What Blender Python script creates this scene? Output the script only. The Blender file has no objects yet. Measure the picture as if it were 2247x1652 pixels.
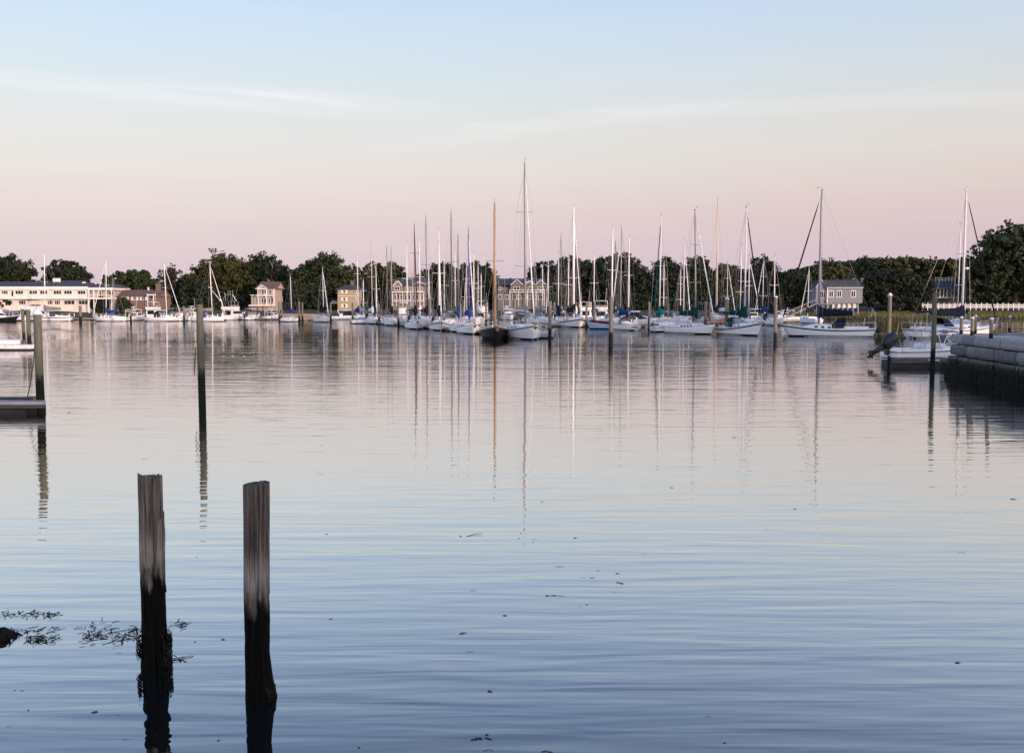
import bpy, math, random
import numpy as np
from mathutils import Vector, Matrix, noise as mnoise
R = math.radians
scene = bpy.context.scene
# ------------------------------------------------------------------ camera
# picture units: the photograph read at 2247 px width
F, CX, CY, HZ, CAMH = 2113.0, 1123.5, 826.0, 666.0, 3.6
TH = math.atan((CY - HZ) / F)
cam_d = bpy.data.cameras.new("camera"); cam = bpy.data.objects.new("camera", cam_d)
scene.collection.objects.link(cam); scene.camera = cam
cam.location = (0, 0, CAMH); cam.rotation_euler = (R(90) - TH, 0, 0)
cam_d.sensor_width = 36; cam_d.lens = 36 * F / 2247; cam_d.clip_end = 6000; cam_d.clip_start = 0.1
scene.view_settings.view_transform = 'Standard'; scene.view_settings.look = 'None'
scene.view_settings.exposure = 0.0; scene.view_settings.gamma = 1.0
scene.render.filter_size = 1.1; scene.render.resolution_x = 1024; scene.render.resolution_y = 752
# ------------------------------------------------------------------ sky and sun
SUN_EL = 6.0; SUN_AZ = 138.0          # degrees, azimuth clockwise from +Y
SUN_DIR = Vector((math.sin(R(SUN_AZ)) * math.cos(R(SUN_EL)), math.cos(R(SUN_AZ)) * math.cos(R(SUN_EL)), math.sin(R(SUN_EL))))
def s2l(c): return tuple(((x / 255) / 12.92 if x / 255 <= .04045 else ((x / 255 + .055) / 1.055) ** 2.4) for x in c)
world = bpy.data.worlds.new("World"); scene.world = world; world.use_nodes = True
nt = world.node_tree; nd = nt.nodes; lk = nt.links
for n in list(nd): nd.remove(n)
def N(t, tree=None, **kw):
    n = (tree or nt).nodes.new(t)
    for k, v in kw.items(): setattr(n, k, v)
    return n
def M(op, a, b=None, c=None, tree=None, clamp=False):
    t = tree or nt
    n = t.nodes.new('ShaderNodeMath'); n.operation = op; n.use_clamp = clamp
    for i, v in enumerate((a, b, c)):
        if v is None: continue
        if isinstance(v, (int, float)): n.inputs[i].default_value = v
        else: t.links.new(v, n.inputs[i])
    return n.outputs[0]
tc = N('ShaderNodeTexCoord'); sep = N('ShaderNodeSeparateXYZ'); lk.new(tc.outputs['Generated'], sep.inputs[0])
ramp = N('ShaderNodeValToRGB'); el = ramp.color_ramp; el.interpolation = 'B_SPLINE'
zmap = M('MULTIPLY', M('MAXIMUM', sep.outputs['Z'], 0.0), 1 / 0.8, clamp=True); lk.new(zmap, ramp.inputs[0])
SKY = [(0, (0.5225, 0.4238, 0.5909)), (0.045, (0.5151, 0.3676, 0.5078)), (0.07, (0.5423, 0.3566, 0.4419)), (0.092, (0.5799, 0.3807, 0.414)), (0.116, (0.6167, 0.4409, 0.4152)), (0.145, (0.627, 0.497, 0.4439)), (0.18, (0.6166, 0.5403, 0.4902)), (0.211, (0.572, 0.5575, 0.54)), (0.253, (0.5244, 0.5629, 0.6141)), (0.3, (0.4704, 0.5472, 0.6803)), (0.4, (0.3364, 0.4425, 0.6816)), (0.52, (0.2276, 0.3297, 0.637)), (0.8, (0.1114, 0.1983, 0.4778))]   # linear, added to the Nishita glow
while len(el.elements) < len(SKY): el.elements.new(0.5)
for e, (z, c) in zip(el.elements, SKY): e.position = z / .8; e.color = (*c, 1)
# thin cirrus: streaks that follow gentle arcs, in azimuth / elevation
azi = M('ARCTAN2', sep.outputs['X'], sep.outputs['Y'])
ele = M('ARCSINE', sep.outputs['Z'])
cmb = N('ShaderNodeCombineXYZ'); lk.new(M('MULTIPLY', azi, 2.2), cmb.inputs[0]); 
slant = M('ADD', ele, M('MULTIPLY', M('SINE', M('MULTIPLY_ADD', azi, 2.9, .4)), .018))
lk.new(M('MULTIPLY', slant, 34.0), cmb.inputs[1])
cn = N('ShaderNodeTexNoise'); cn.inputs['Scale'].default_value = 1.0; cn.inputs['Detail'].default_value = 5; cn.inputs['Roughness'].default_value = .62; cn.inputs['Distortion'].default_value = .35
lk.new(cmb.outputs[0], cn.inputs['Vector'])
cm = N('ShaderNodeMapRange'); cm.inputs['From Min'].default_value = .50; cm.inputs['From Max'].default_value = .82; lk.new(cn.outputs['Fac'], cm.inputs['Value'])
def streak(expr, w):
    r_ = N('ShaderNodeMapRange'); r_.interpolation_type = 'SMOOTHSTEP'; r_.inputs['From Min'].default_value = w; r_.inputs['From Max'].default_value = .0
    lk.new(M('ABSOLUTE', M('SUBTRACT', ele, expr)), r_.inputs['Value']); return r_.outputs[0]
wob = M('MULTIPLY', M('SUBTRACT', cn.outputs['Fac'], .5), .03)
sA = streak(M('ADD', wob, M('MULTIPLY_ADD', azi, -.03, .187)), .017)
qq = M('SUBTRACT', azi, .27); sB = streak(M('ADD', wob, M('MULTIPLY_ADD', M('MULTIPLY', qq, qq), -.2, .192)), .015)
fA = N('ShaderNodeMapRange'); fA.interpolation_type = 'SMOOTHSTEP'; fA.inputs['From Min'].default_value = .06; fA.inputs['From Max'].default_value = -.25; lk.new(azi, fA.inputs['Value'])
fB = N('ShaderNodeMapRange'); fB.interpolation_type = 'SMOOTHSTEP'; fB.inputs['From Min'].default_value = -.3; fB.inputs['From Max'].default_value = .05; lk.new(azi, fB.inputs['Value'])
bands = M('MAXIMUM', M('MULTIPLY', sA, fA.outputs[0]), M('MULTIPLY', sB, fB.outputs[0]))
cf = M('ADD', M('MULTIPLY', bands, M('MULTIPLY_ADD', cm.outputs[0], .75, .22)), M('MULTIPLY', cm.outputs[0], .12), clamp=True)
mixc = N('ShaderNodeMix', data_type='RGBA'); lk.new(cf, mixc.inputs['Factor']); lk.new(ramp.outputs[0], mixc.inputs[6]); mixc.inputs[7].default_value = (.78, .67, .64, 1)
sky = N('ShaderNodeTexSky', sky_type='NISHITA'); sky.sun_disc = False; sky.sun_elevation = R(SUN_EL); sky.sun_rotation = R(SUN_AZ)
sky.air_density = 1.0; sky.dust_density = 1.5; sky.ozone_density = 2.0
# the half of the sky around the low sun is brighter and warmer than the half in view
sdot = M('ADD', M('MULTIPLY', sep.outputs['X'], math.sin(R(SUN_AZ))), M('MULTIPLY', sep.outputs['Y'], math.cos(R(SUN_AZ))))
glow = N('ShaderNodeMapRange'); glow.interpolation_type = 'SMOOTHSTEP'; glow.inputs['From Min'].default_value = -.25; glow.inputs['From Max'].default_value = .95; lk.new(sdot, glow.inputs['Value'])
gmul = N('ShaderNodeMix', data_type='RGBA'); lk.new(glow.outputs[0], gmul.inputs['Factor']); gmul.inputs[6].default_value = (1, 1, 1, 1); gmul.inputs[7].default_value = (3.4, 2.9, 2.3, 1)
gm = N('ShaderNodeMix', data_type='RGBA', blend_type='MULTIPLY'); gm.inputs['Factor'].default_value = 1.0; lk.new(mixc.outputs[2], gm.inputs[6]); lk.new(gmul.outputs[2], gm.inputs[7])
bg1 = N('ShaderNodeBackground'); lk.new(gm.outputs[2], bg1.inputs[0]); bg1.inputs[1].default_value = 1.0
bg2 = N('ShaderNodeBackground'); lk.new(sky.outputs[0], bg2.inputs[0]); bg2.inputs[1].default_value = .10
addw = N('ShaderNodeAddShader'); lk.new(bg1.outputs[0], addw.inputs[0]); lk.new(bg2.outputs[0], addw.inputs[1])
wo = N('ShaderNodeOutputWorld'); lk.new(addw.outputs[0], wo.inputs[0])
sun_d = bpy.data.lights.new("sun", 'SUN'); sun = bpy.data.objects.new("sun", sun_d); scene.collection.objects.link(sun)
sun_d.energy = 3.4; sun_d.angle = R(1.0); sun_d.color = (1.0, .69, .54)
sun.rotation_euler = (-SUN_DIR).to_track_quat('-Z', 'Y').to_euler(); sun.location = (60, -60, 40)

# ------------------------------------------------------------------ helpers
def ray(x, y):
    a, b = (x - CX) / F, (CY - y) / F
    return Vector((a, math.cos(TH) + b * math.sin(TH), -math.sin(TH) + b * math.cos(TH)))
def W(x, y, z=0.0):                       # picture point -> point on the level plane z
    d = ray(x, y); t = (z - CAMH) / d.z
    return Vector((d.x * t, d.y * t, z))
def A(x, y, Y):                           # picture point -> point at distance Y
    d = ray(x, y); t = Y / d.y
    return Vector((d.x * t, Y, CAMH + d.z * t))
col = scene.collection
rng = random.Random(7)
class MB:
    def __init__(s): s.v = []; s.f = []
    def quad(s, *p):
        n = len(s.v); s.v += [tuple(q) for q in p]; s.f.append(tuple(range(n, n + len(p)))); return s
    def box(s, c, d, rz=0.0, taper=1.0):
        cx, cy, cz = c; dx, dy, dz = d[0] / 2, d[1] / 2, d[2] / 2; n = len(s.v); ca, sa = math.cos(rz), math.sin(rz)
        for k, (x, y, z) in enumerate([(-1, -1, -1), (1, -1, -1), (1, 1, -1), (-1, 1, -1), (-1, -1, 1), (1, -1, 1), (1, 1, 1), (-1, 1, 1)]):
            t = taper if z > 0 else 1
            px, py = x * dx * t, y * dy * t
            s.v.append((cx + px * ca - py * sa, cy + px * sa + py * ca, cz + z * dz))
        for q in ((3, 2, 1, 0), (4, 5, 6, 7), (0, 1, 5, 4), (1, 2, 6, 5), (2, 3, 7, 6), (3, 0, 4, 7)): s.f.append(tuple(n + i for i in q))
        return s
    def tube(s, pts, r, n=6, cap=True):
        pts = [Vector(p) for p in pts]; rr = r if isinstance(r, (list, tuple)) else [r] * len(pts); rings = []
        for i, p in enumerate(pts):
            t = (pts[min(i + 1, len(pts) - 1)] - pts[max(i - 1, 0)]).normalized()
            u = t.cross(Vector((0, 0, 1)) if abs(t.z) < .9 else Vector((1, 0, 0))).normalized(); w = t.cross(u)
            rings.append([p + (u * math.cos(2 * math.pi * k / n) + w * math.sin(2 * math.pi * k / n)) * rr[i] for k in range(n)])
        return s.loft(rings, True, cap)
    def loft(s, rings, closed=True, cap=True):
        b = len(s.v); n = len(rings[0])
        for rg in rings: s.v += [tuple(p) for p in rg]
        for i in range(len(rings) - 1):
            for k in range(n if closed else n - 1):
                k2 = (k + 1) % n
                s.f.append((b + i * n + k, b + i * n + k2, b + (i + 1) * n + k2, b + (i + 1) * n + k))
        if cap and closed:
            s.f.append(tuple(b + k for k in reversed(range(n)))); s.f.append(tuple(b + (len(rings) - 1) * n + k for k in range(n)))
        return s
    def build(s, name, mat, parent=None, smooth=False, loc=None, rz=0.0):
        me = bpy.data.meshes.new(name); me.from_pydata(s.v, [], s.f); me.update()
        if smooth: me.polygons.foreach_set('use_smooth', [True] * len(me.polygons))
        if mat: me.materials.append(mat)
        return link(name, me, parent, loc, rz)
def link(name, me, parent=None, loc=None, rz=0.0):
    o = bpy.data.objects.new(name, me); col.objects.link(o)
    if parent: o.parent = parent
    if loc is not None: o.location = loc
    if rz: o.rotation_euler = (0, 0, rz)
    return o
def tag(o, label, cat, group=None, kind=None):
    o['label'] = label; o['category'] = cat
    if group: o['group'] = group
    if kind: o['kind'] = kind
    return o
def empty(name, loc, rz, label, cat, group=None):
    o = bpy.data.objects.new(name, None); col.objects.link(o); o.location = loc; o.rotation_euler = (0, 0, rz)
    return tag(o, label, cat, group)
MATS = {}
def mat(name, c, rough=.5, var=.12, scale=3.0, bump=0.0, bscale=None, spec=.5, metal=0.0, c2=None, stretch=(1, 1, 1), detail=4, obj=True):
    if name in MATS: return MATS[name]
    m = bpy.data.materials.new(name); m.use_nodes = True; t = m.node_tree; b = t.nodes['Principled BSDF']
    b.inputs['Roughness'].default_value = rough; b.inputs['Metallic'].default_value = metal; b.inputs['Specular IOR Level'].default_value = spec
    tcn = N('ShaderNodeTexCoord', t); mp = N('ShaderNodeMapping', t); mp.inputs['Scale'].default_value = stretch
    t.links.new(tcn.outputs['Object'], mp.inputs[0])
    n = N('ShaderNodeTexNoise', t); n.inputs['Scale'].default_value = scale; n.inputs['Detail'].default_value = detail; t.links.new(mp.outputs[0], n.inputs['Vector'])
    r = N('ShaderNodeValToRGB', t); r.color_ramp.elements[0].position = .3; r.color_ramp.elements[1].position = .72
    lo = c2 if c2 else tuple(x * (1 - var) for x in c); hi = c if c2 else tuple(min(1, x * (1 + var)) for x in c)
    r.color_ramp.elements[0].color = (*lo, 1); r.color_ramp.elements[1].color = (*hi, 1)
    t.links.new(n.outputs['Fac'], r.inputs[0]); t.links.new(r.outputs[0], b.inputs['Base Color'])
    if bump:
        n2 = N('ShaderNodeTexNoise', t); n2.inputs['Scale'].default_value = bscale or scale * 3; n2.inputs['Detail'].default_value = 5; t.links.new(mp.outputs[0], n2.inputs['Vector'])
        bp = N('ShaderNodeBump', t); bp.inputs['Distance'].default_value = bump; t.links.new(n2.outputs['Fac'], bp.inputs['Height']); t.links.new(bp.outputs[0], b.inputs['Normal'])
    MATS[name] = m; return m
GEL = mat('gelcoat_white', (.82, .80, .78), .28, .04, 1.2)
GELC = mat('gelcoat_cream', (.74, .70, .62), .3, .05, 1.2)
DECK = mat('deck_paint', (.70, .70, .70), .55, .08, 2)
NAVY = mat('navy_gelcoat', (.012, .02, .06), .25, .2, 1)
BLACKH = mat('black_hull_paint', (.008, .010, .010), .55, .3, 1, spec=.15)
GREYH = mat('grey_hull_paint', (.22, .26, .29), .35, .1, 1)
DGREYH = mat('dark_grey_hull_paint', (.10, .11, .12), .4, .1, 1)
LBLUEH = mat('pale_blue_hull_paint', (.36, .52, .70), .35, .1, 1)
REDH = mat('red_brown_hull_paint', (.25, .05, .03), .4, .15, 1)
ORANGEW = mat('sunlit_mahogany', (.42, .13, .04), .25, .2, 2, stretch=(1, 6, 6))  # varnished wood with the low sun's orange put into its colour
BOOT = mat('bottom_paint_dark', (.010, .012, .02), .7, .3, 2, spec=.1)
BOOTB = mat('bottom_paint_blue', (.010, .025, .09), .7, .3, 2, spec=.1)
ALU = mat('mast_aluminium', (.62, .62, .64), .38, .06, .6, metal=.0, spec=.8)
MWHITE = mat('mast_white_paint', (.84, .81, .78), .35, .05, .6)
MDARK = mat('mast_dark_anodised', (.10, .09, .09), .4, .1, .6)
MGREY = mat('mast_grey', (.27, .27, .29), .4, .1, .6)
WOODM = mat('varnished_spruce', (.34, .22, .12), .3, .2, 1.5, stretch=(4, 4, .5))
WIRE = mat('rigging_wire', (.30, .30, .31), .4, .05)
CHROME = mat('stainless_rail', (.62, .62, .63), .25, .05, metal=.6)
CANV = {k: mat('canvas_' + k, c, .9, .25, 2.5, bump=.02, bscale=6, spec=.15) for k, c in dict(
    navy=(.010, .013, .030), blue=(.015, .05, .20), green=(.004, .045, .040), teal=(.006, .11, .10), grey=(.20, .21, .22), paleblue=(.33, .40, .48),
    black=(.012, .012, .014), white=(.74, .73, .72), maroon=(.11, .012, .016), tan=(.30, .25, .18), dgrey=(.07, .075, .08), cream=(.62, .56, .48)).items()}
GLASS = mat('dark_glass', (.010, .012, .014), .12, .3, 1.5, spec=.22)
CLEARV = mat('clear_vinyl', (.22, .24, .26), .15, .2, 2)
RUBBER = mat('black_rubber', (.012, .012, .013), .5, .2)
ENGINE = mat('outboard_cowl', (.020, .024, .032), .35, .2, 4, spec=.3)
ANCHOR = mat('anchor_steel', (.12, .10, .09), .6, .3)
TEAK = mat('weathered_teak', (.24, .16, .10), .7, .2, 4, stretch=(1, 5, 5))
# ------------------------------------------------------------------ water
def water_mat():
    m = bpy.data.materials.new('harbour_water'); m.use_nodes = True; t = m.node_tree; b = t.nodes['Principled BSDF']; L = t.links
    b.inputs['Base Color'].default_value = (.004, .006, .008, 1); b.inputs['Roughness'].default_value = .5; b.inputs['Specular IOR Level'].default_value = 0.0
    tcn = N('ShaderNodeTexCoord', t); sp = N('ShaderNodeSeparateXYZ', t); L.new(tcn.outputs['Object'], sp.inputs[0])
    def noise(sx, sy, sc, det=2, rough=.5, dist=0.0, rot=0.0, rough_in=None):
        mp = N('ShaderNodeMapping', t); mp.inputs['Scale'].default_value = (sx, sy, 1); mp.inputs['Rotation'].default_value = (0, 0, rot); L.new(tcn.outputs['Object'], mp.inputs[0])
        n = N('ShaderNodeTexNoise', t); n.inputs['Scale'].default_value = sc; n.inputs['Detail'].default_value = det; n.inputs['Roughness'].default_value = rough; n.inputs['Distortion'].default_value = dist
        L.new(mp.outputs[0], n.inputs['Vector']); return n.outputs['Fac']
    def sstep(v, a, c2):
        r = N('ShaderNodeMapRange', t); r.interpolation_type = 'SMOOTHSTEP'; r.inputs['From Min'].default_value = a; r.inputs['From Max'].default_value = c2; L.new(v, r.inputs['Value']); return r.outputs[0]
    Y = sp.outputs['Y']
    far = sstep(Y, 24.0, 62.0); vfar = sstep(Y, 60.0, 120.0)
    near = M('SUBTRACT', 1.0, sstep(Y, 30.0, 60.0), tree=t)
    patch = sstep(noise(.016, .05, 1.0, 3, .6, .4), .44, .60)
    swell = noise(.45, 3.5, 1.0, 1.8, .5, .25, R(2.0))               # long soft crests
    swell2 = noise(.22, 1.15, 1.0, 1.0, .4, .2, R(-3.0))
    mid = noise(.55, 2.6, 1.55, 3, .55, .3, R(3.0))
    fine = noise(1.6, 4.6, 1.9, 3, .6, .2, R(-4))
    h = M('MULTIPLY', swell, M('MULTIPLY_ADD', near, .0080, .003, tree=t), tree=t)
    h = M('ADD', h, M('MULTIPLY', swell2, .0105, tree=t), tree=t)
    h = M('ADD', h, M('MULTIPLY', mid, M('MULTIPLY_ADD', M('MULTIPLY', far, M('MULTIPLY_ADD', patch, .8, .35, tree=t), tree=t), .007, .0011, tree=t), tree=t), tree=t)
    h = M('ADD', h, M('MULTIPLY', fine, M('MULTIPLY_ADD', M('MULTIPLY', vfar, M('MULTIPLY_ADD', patch, .9, .2, tree=t), tree=t), .004, .0002, tree=t), tree=t), tree=t)
    dash = noise(.10, .30, 1.0, 4, .62, .5)                              # cat's-paws: metre-scale patches of tilted water far out
    h = M('ADD', h, M('MULTIPLY', dash, M('MULTIPLY', far, .045, tree=t), tree=t), tree=t)
    bp = N('ShaderNodeBump', t); bp.inputs['Strength'].default_value = 1.0; bp.inputs['Distance'].default_value = 1.0
    L.new(h, bp.inputs['Height'])
    gl = N('ShaderNodeBsdfGlossy', t); gl.inputs['Roughness'].default_value = .012; L.new(bp.outputs[0], gl.inputs['Normal'])
    lw = N('ShaderNodeLayerWeight', t); lw.inputs['Blend'].default_value = .5; L.new(bp.outputs[0], lw.inputs['Normal'])
    fr = N('ShaderNodeMapRange', t); fr.interpolation_type = 'SMOOTHSTEP'
    for k_, v_ in (('From Min', .385), ('From Max', .88), ('To Min', .12), ('To Max', 1.0)): fr.inputs[k_].default_value = v_
    L.new(lw.outputs['Facing'], fr.inputs['Value']); fac = fr.outputs[0]
    mx = N('ShaderNodeMixShader', t); L.new(fac, mx.inputs[0]); L.new(b.outputs[0], mx.inputs[1]); L.new(gl.outputs[0], mx.inputs[2]); L.new(mx.outputs[0], t.nodes['Material Output'].inputs[0])
    return m
WATER = water_mat()
mb = MB(); mb.quad((-1500, -60, 0), (1500, -60, 0), (1500, 2500, 0), (-1500, 2500, 0))
o = mb.build('water', WATER); o['kind'] = 'structure'; o['label'] = 'calm harbour water mirroring the dusk sky'

# ------------------------------------------------------------------ land
def sst(a, b, x): t = np.clip((x - a) / (b - a), 0, 1); return t * t * (3 - 2 * t)
def shore_y(X): return 222 + 3 * np.sin(X * .05) + 2 * np.sin(X * .13 + 1) + 4 * sst(40, 70, X)
def shore_x(Y): return .56 * Y + 11 + 2 * np.sin(Y * .1)
def land_z(X, Y):
    X = np.asarray(X, float); Y = np.asarray(Y, float)
    d = np.maximum(Y - shore_y(X), np.where(Y > 34, X - shore_x(Y), X - 30 - .02 * (34 - Y)))
    z = -1.2 + 1.5 * sst(-3, .8, d) + 1.5 * sst(.5, 14, d) + .7 * sst(12, 40, d)
    marsh = sst(52, 62, X) * (Y > 200)
    z = z - marsh * .75 * sst(0, 2, d) * (1 - sst(12, 22, d))
    z = z + 9 * sst(300, 420, Y) * sst(60, 140, X)
    return z
xs = np.arange(-360, 361, 3.0); ys = np.concatenate([np.arange(-62, 200, 4.0), np.arange(200, 270, 1.5), np.arange(270, 420, 6), np.array([440, 500, 600, 800, 1200])])
GX, GY = np.meshgrid(xs, ys); GZ = land_z(GX, GY) + .12 * np.sin(GX * .7) * np.sin(GY * .5)
vv = np.stack([GX, GY, GZ], -1).reshape(-1, 3); nx, ny = len(xs), len(ys)
ii = (np.arange(ny - 1)[:, None] * nx + np.arange(nx - 1)[None]).reshape(-1)
ff = np.stack([ii, ii + 1, ii + nx + 1, ii + nx], 1)
def np_mesh(name, v, f, mat_=None, smooth=False):
    me = bpy.data.meshes.new(name); me.vertices.add(len(v)); me.vertices.foreach_set('co', np.ascontiguousarray(v, np.float32).ravel())
    k = f.shape[1]; me.loops.add(f.size); me.loops.foreach_set('vertex_index', np.ascontiguousarray(f, np.int32).ravel())
    me.polygons.add(len(f)); me.polygons.foreach_set('loop_start', np.arange(0, f.size, k, dtype=np.int32))
    try: me.polygons.foreach_set('loop_total', np.full(len(f), k, np.int32))
    except Exception: pass
    me.update(calc_edges=True); me.validate()
    if smooth: me.polygons.foreach_set('use_smooth', [True] * len(me.polygons))
    if mat_: me.materials.append(mat_)
    return me
keep = (vv[ff][:, :, 2].max(1) > -1.15)
GROUND = mat('shore_ground', (.034, .040, .018), .95, .3, .15, bump=.15, bscale=1.2, c2=(.060, .050, .032), detail=8)
o = link('ground', np_mesh('ground', vv, ff[keep], GROUND, True)); o['kind'] = 'structure'; o['label'] = 'low grassy shore behind the docks'
def gz(x, y): return float(land_z(x, y))

# ------------------------------------------------------------------ trees
def leaf_mat(name, c, c2):
    if name in MATS: return MATS[name]
    m = bpy.data.materials.new(name); m.use_nodes = True; t = m.node_tree; b = t.nodes['Principled BSDF']; b.inputs['Roughness'].default_value = .65; b.inputs['Specular IOR Level'].default_value = .25
    tcn = N('ShaderNodeTexCoord', t); n = N('ShaderNodeTexNoise', t); n.inputs['Scale'].default_value = .55; n.inputs['Detail'].default_value = 5; t.links.new(tcn.outputs['Object'], n.inputs['Vector'])
    r = N('ShaderNodeValToRGB', t); r.color_ramp.elements[0].position = .36; r.color_ramp.elements[1].position = .66
    r.color_ramp.elements[0].color = (*c2, 1); r.color_ramp.elements[1].color = (*c, 1)
    t.links.new(n.outputs['Fac'], r.inputs[0]); t.links.new(r.outputs[0], b.inputs['Base Color'])
    MATS[name] = m; return m
LEAF = dict(dark=leaf_mat('leaves_dark', (.028, .039, .019), (.014, .020, .011)), mid=leaf_mat('leaves_mid', (.044, .060, .024), (.020, .029, .013)),
            olive=leaf_mat('leaves_olive', (.068, .070, .024), (.030, .034, .013)), brown=leaf_mat('leaves_brown', (.045, .038, .026), (.022, .018, .014)))
BARK = mat('bark', (.07, .058, .045), .9, .3, 2, bump=.03, stretch=(3, 3, .6))
def leaves(centers, radii, per, size, g, flat=.8):
    """leaf-sized faces scattered through clumps; centres (n,3)"""
    n = len(centers) * per
    c = np.repeat(centers, per, 0); rr = np.repeat(radii, per)
    d = g.normal(size=(n, 3)); d /= np.linalg.norm(d, axis=1, keepdims=True)
    p = c + d * (rr * g.random(n) ** .45)[:, None] * np.array([1, 1, flat])
    nrm = d * .8 + g.normal(size=(n, 3)) * .6 + np.array([0, 0, .35]); nrm /= np.linalg.norm(nrm, axis=1, keepdims=True)
    u = np.cross(nrm, g.normal(size=(n, 3))); u /= np.linalg.norm(u, axis=1, keepdims=True); w = np.cross(nrm, u)
    s = size * (.55 + .9 * g.random(n)); s2 = s * (.45 + .4 * g.random(n))
    v = np.stack([p - u * s[:, None], p + w * s2[:, None] + u * (s * .15)[:, None], p + u * s[:, None], p - w * s2[:, None] + u * (s * .1)[:, None]], 1).reshape(-1, 3)
    return v, np.arange(n * 4).reshape(-1, 4)
TREEG = {}
def tree(name, x0, x1, ytop, Y, label, leafm='dark', under=.28, dens=1.0, lobes=7, seed=0, group='trees along the far shore', airy=False, ybot=None, cat='tree', leafsize=None, X=None, w=None, ztop=None):
    g = np.random.default_rng(seed + 11)
    if X is None:
        a = A(x0, ytop, Y); b = A(x1, ytop, Y); X = (a.x + b.x) / 2; w = b.x - a.x; ztop = a.z
    z0 = gz(X, Y) - .1; H = ztop - z0; root = empty(name, (X, Y, z0), 0, label, cat, group)
    cz0 = H * under; hh = H - cz0; dpt = min(w * .8, 9)
    # lobes that fill a dome
    L = []
    for k in range(lobes):
        a_ = (k + .5) / lobes; xx = (a_ - .5) * 2 * .74 + g.uniform(-.08, .08)
        top = (1 - abs(xx) ** 2.3 * .55) * g.uniform(.86, 1.0)
        r = hh * g.uniform(.24, .34)
        L.append((xx * w / 2, g.uniform(-.4, .4) * dpt / 2, cz0 + max(r * .7, hh * top - r), min(r * 1.15, w * .36), r))
    for k in range(lobes + 4):
        xx = g.uniform(-.85, .85); r = hh * g.uniform(.24, .34)
        L.append((xx * w / 2, g.uniform(-.6, .6) * dpt / 2, cz0 + hh * g.uniform(.05, .6), min(r * 1.2, w * .34), r))
    tm = max(range(lobes), key=lambda k: L[k][2] + L[k][4]); top = L[tm]
    shift = H - (top[2] + top[4] * 1.02); L[tm] = (top[0], top[1], top[2] + shift, top[3], top[4])
    C = []; Rr = []
    ncl = max(3, int((30 if not airy else 15) * dens))
    for (lx, ly, lz, rx, rz) in L:
        d = g.normal(size=(ncl, 3)); d /= np.linalg.norm(d, axis=1, keepdims=True)
        q = np.array([lx, ly, lz]) + d * np.array([rx, rx, rz]) * (g.uniform(.45, .96, (ncl, 1)))
        C.append(q); Rr.append(np.full(ncl, rz) * g.uniform(.20, .36, ncl))
    C = np.concatenate(C); Rr = np.clip(np.concatenate(Rr), .35, 1.3)
    ok = C[:, 2] > cz0 * .8; C = C[ok]; Rr = Rr[ok]
    v, f = leaves(C, Rr, int((30 if not airy else 16)), leafsize or .33, g)
    v[:, 2] = np.maximum(v[:, 2], .05)
    if airy is False:   # sparse inner foliage stops light leaking straight through
        pass
    link('crown', np_mesh('crown', v, f, LEAF[leafm]), root)
    mb = MB(); tr = max(.16, w * .028)
    mb.tube([(0, 0, -.3), (.1, 0, H * .12), (-.1, .1, H * .3), (.15, 0, H * .55), (0, 0, H * .8)], [tr * 1.4, tr, tr * .85, tr * .55, tr * .2], 8)
    mb.build('trunk', BARK, root, True)
    lm = MB()
    for k in range(0, len(L), 2 if not airy else 1):
        l = L[k]; s0 = H * g.uniform(.2, .38); lm.tube([(0, 0, s0), (l[0] * .45, l[1] * .4, s0 * .45 + l[2] * .55), (l[0] * .9, l[1] * .9, l[2] + l[4] * .2)], [tr * .5, tr * .35, tr * .1], 6)
    lm.build('limbs', BARK, root, True)
    return root
T = tree
T('oak_tree', -40, 62, 556, 262, 'broad dark tree at the end of the long two-storey building, filling the frame edge', 'dark', .3, 1, 7, 1)
T('oak_tree', 102, 192, 566, 264, 'rounded dark tree rising behind the roof of the two-storey building', 'dark', .28, 1, 6, 2)
T('oak_tree', 236, 346, 585, 258, 'spreading tree behind the low brown building', 'mid', .2, 1, 7, 3)
T('sparse_tree', 348, 402, 577, 262, 'thin half-bare tree with upright grey branches beside the brown building', 'brown', .3, .5, 5, 4, airy=True)
T('oak_tree', 395, 470, 612, 254, 'lower dark tree filling the gap right of the half-bare tree', 'dark', .1, 1, 6, 5)
T('oak_tree', 424, 560, 546, 262, 'tallest broad tree with a tufted top behind the shore docks', 'olive', .12, 1.2, 8, 6)
T('oak_tree', 520, 632, 552, 266, 'smooth-domed dark tree sloping down behind the gabled narrow house', 'dark', .12, 1.1, 8, 7)
T('oak_tree', 560, 640, 612, 256, 'low green tree right behind the gabled narrow house', 'mid', .08, 1, 6, 8)
T('oak_tree', 650, 768, 548, 262, 'tall rugged tree with a flat leafy top left of the beige house', 'mid', .2, 1.25, 8, 9)
T('oak_tree', 640, 728, 620, 250, 'dense rounded tree standing on the lawn beside the beige house', 'mid', .06, 1.1, 6, 10)
T('pine_tree', 742, 806, 574, 266, 'open-crowned tree with sky gaps just behind the beige house', 'mid', .45, .7, 5, 11, airy=True)
T('pine_tree', 800, 846, 572, 268, 'small-headed tree on a bare trunk between the beige and the arched-gable house', 'mid', .5, .8, 4, 12, airy=True)
T('pine_tree', 834, 888, 574, 266, 'umbrella-topped tree on bare limbs left of the arched-gable house', 'olive', .42, .9, 5, 13)
T('oak_tree', 760, 880, 645, 262, 'low dark hedge-like tree under the open-crowned trees', 'dark', .05, 1, 7, 14)
T('oak_tree', 930, 1000, 569, 258, 'dark upright tree right of the arched-gable house', 'dark', .1, 1.1, 6, 15)
T('oak_tree', 1002, 1086, 571, 258, 'dark rounded tree between the two shingled houses', 'dark', .1, 1.1, 6, 16)
T('oak_tree', 1160, 1222, 568, 266, 'dark tree rising behind the double-gabled shingled house', 'dark', .15, 1, 5, 17)
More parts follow.
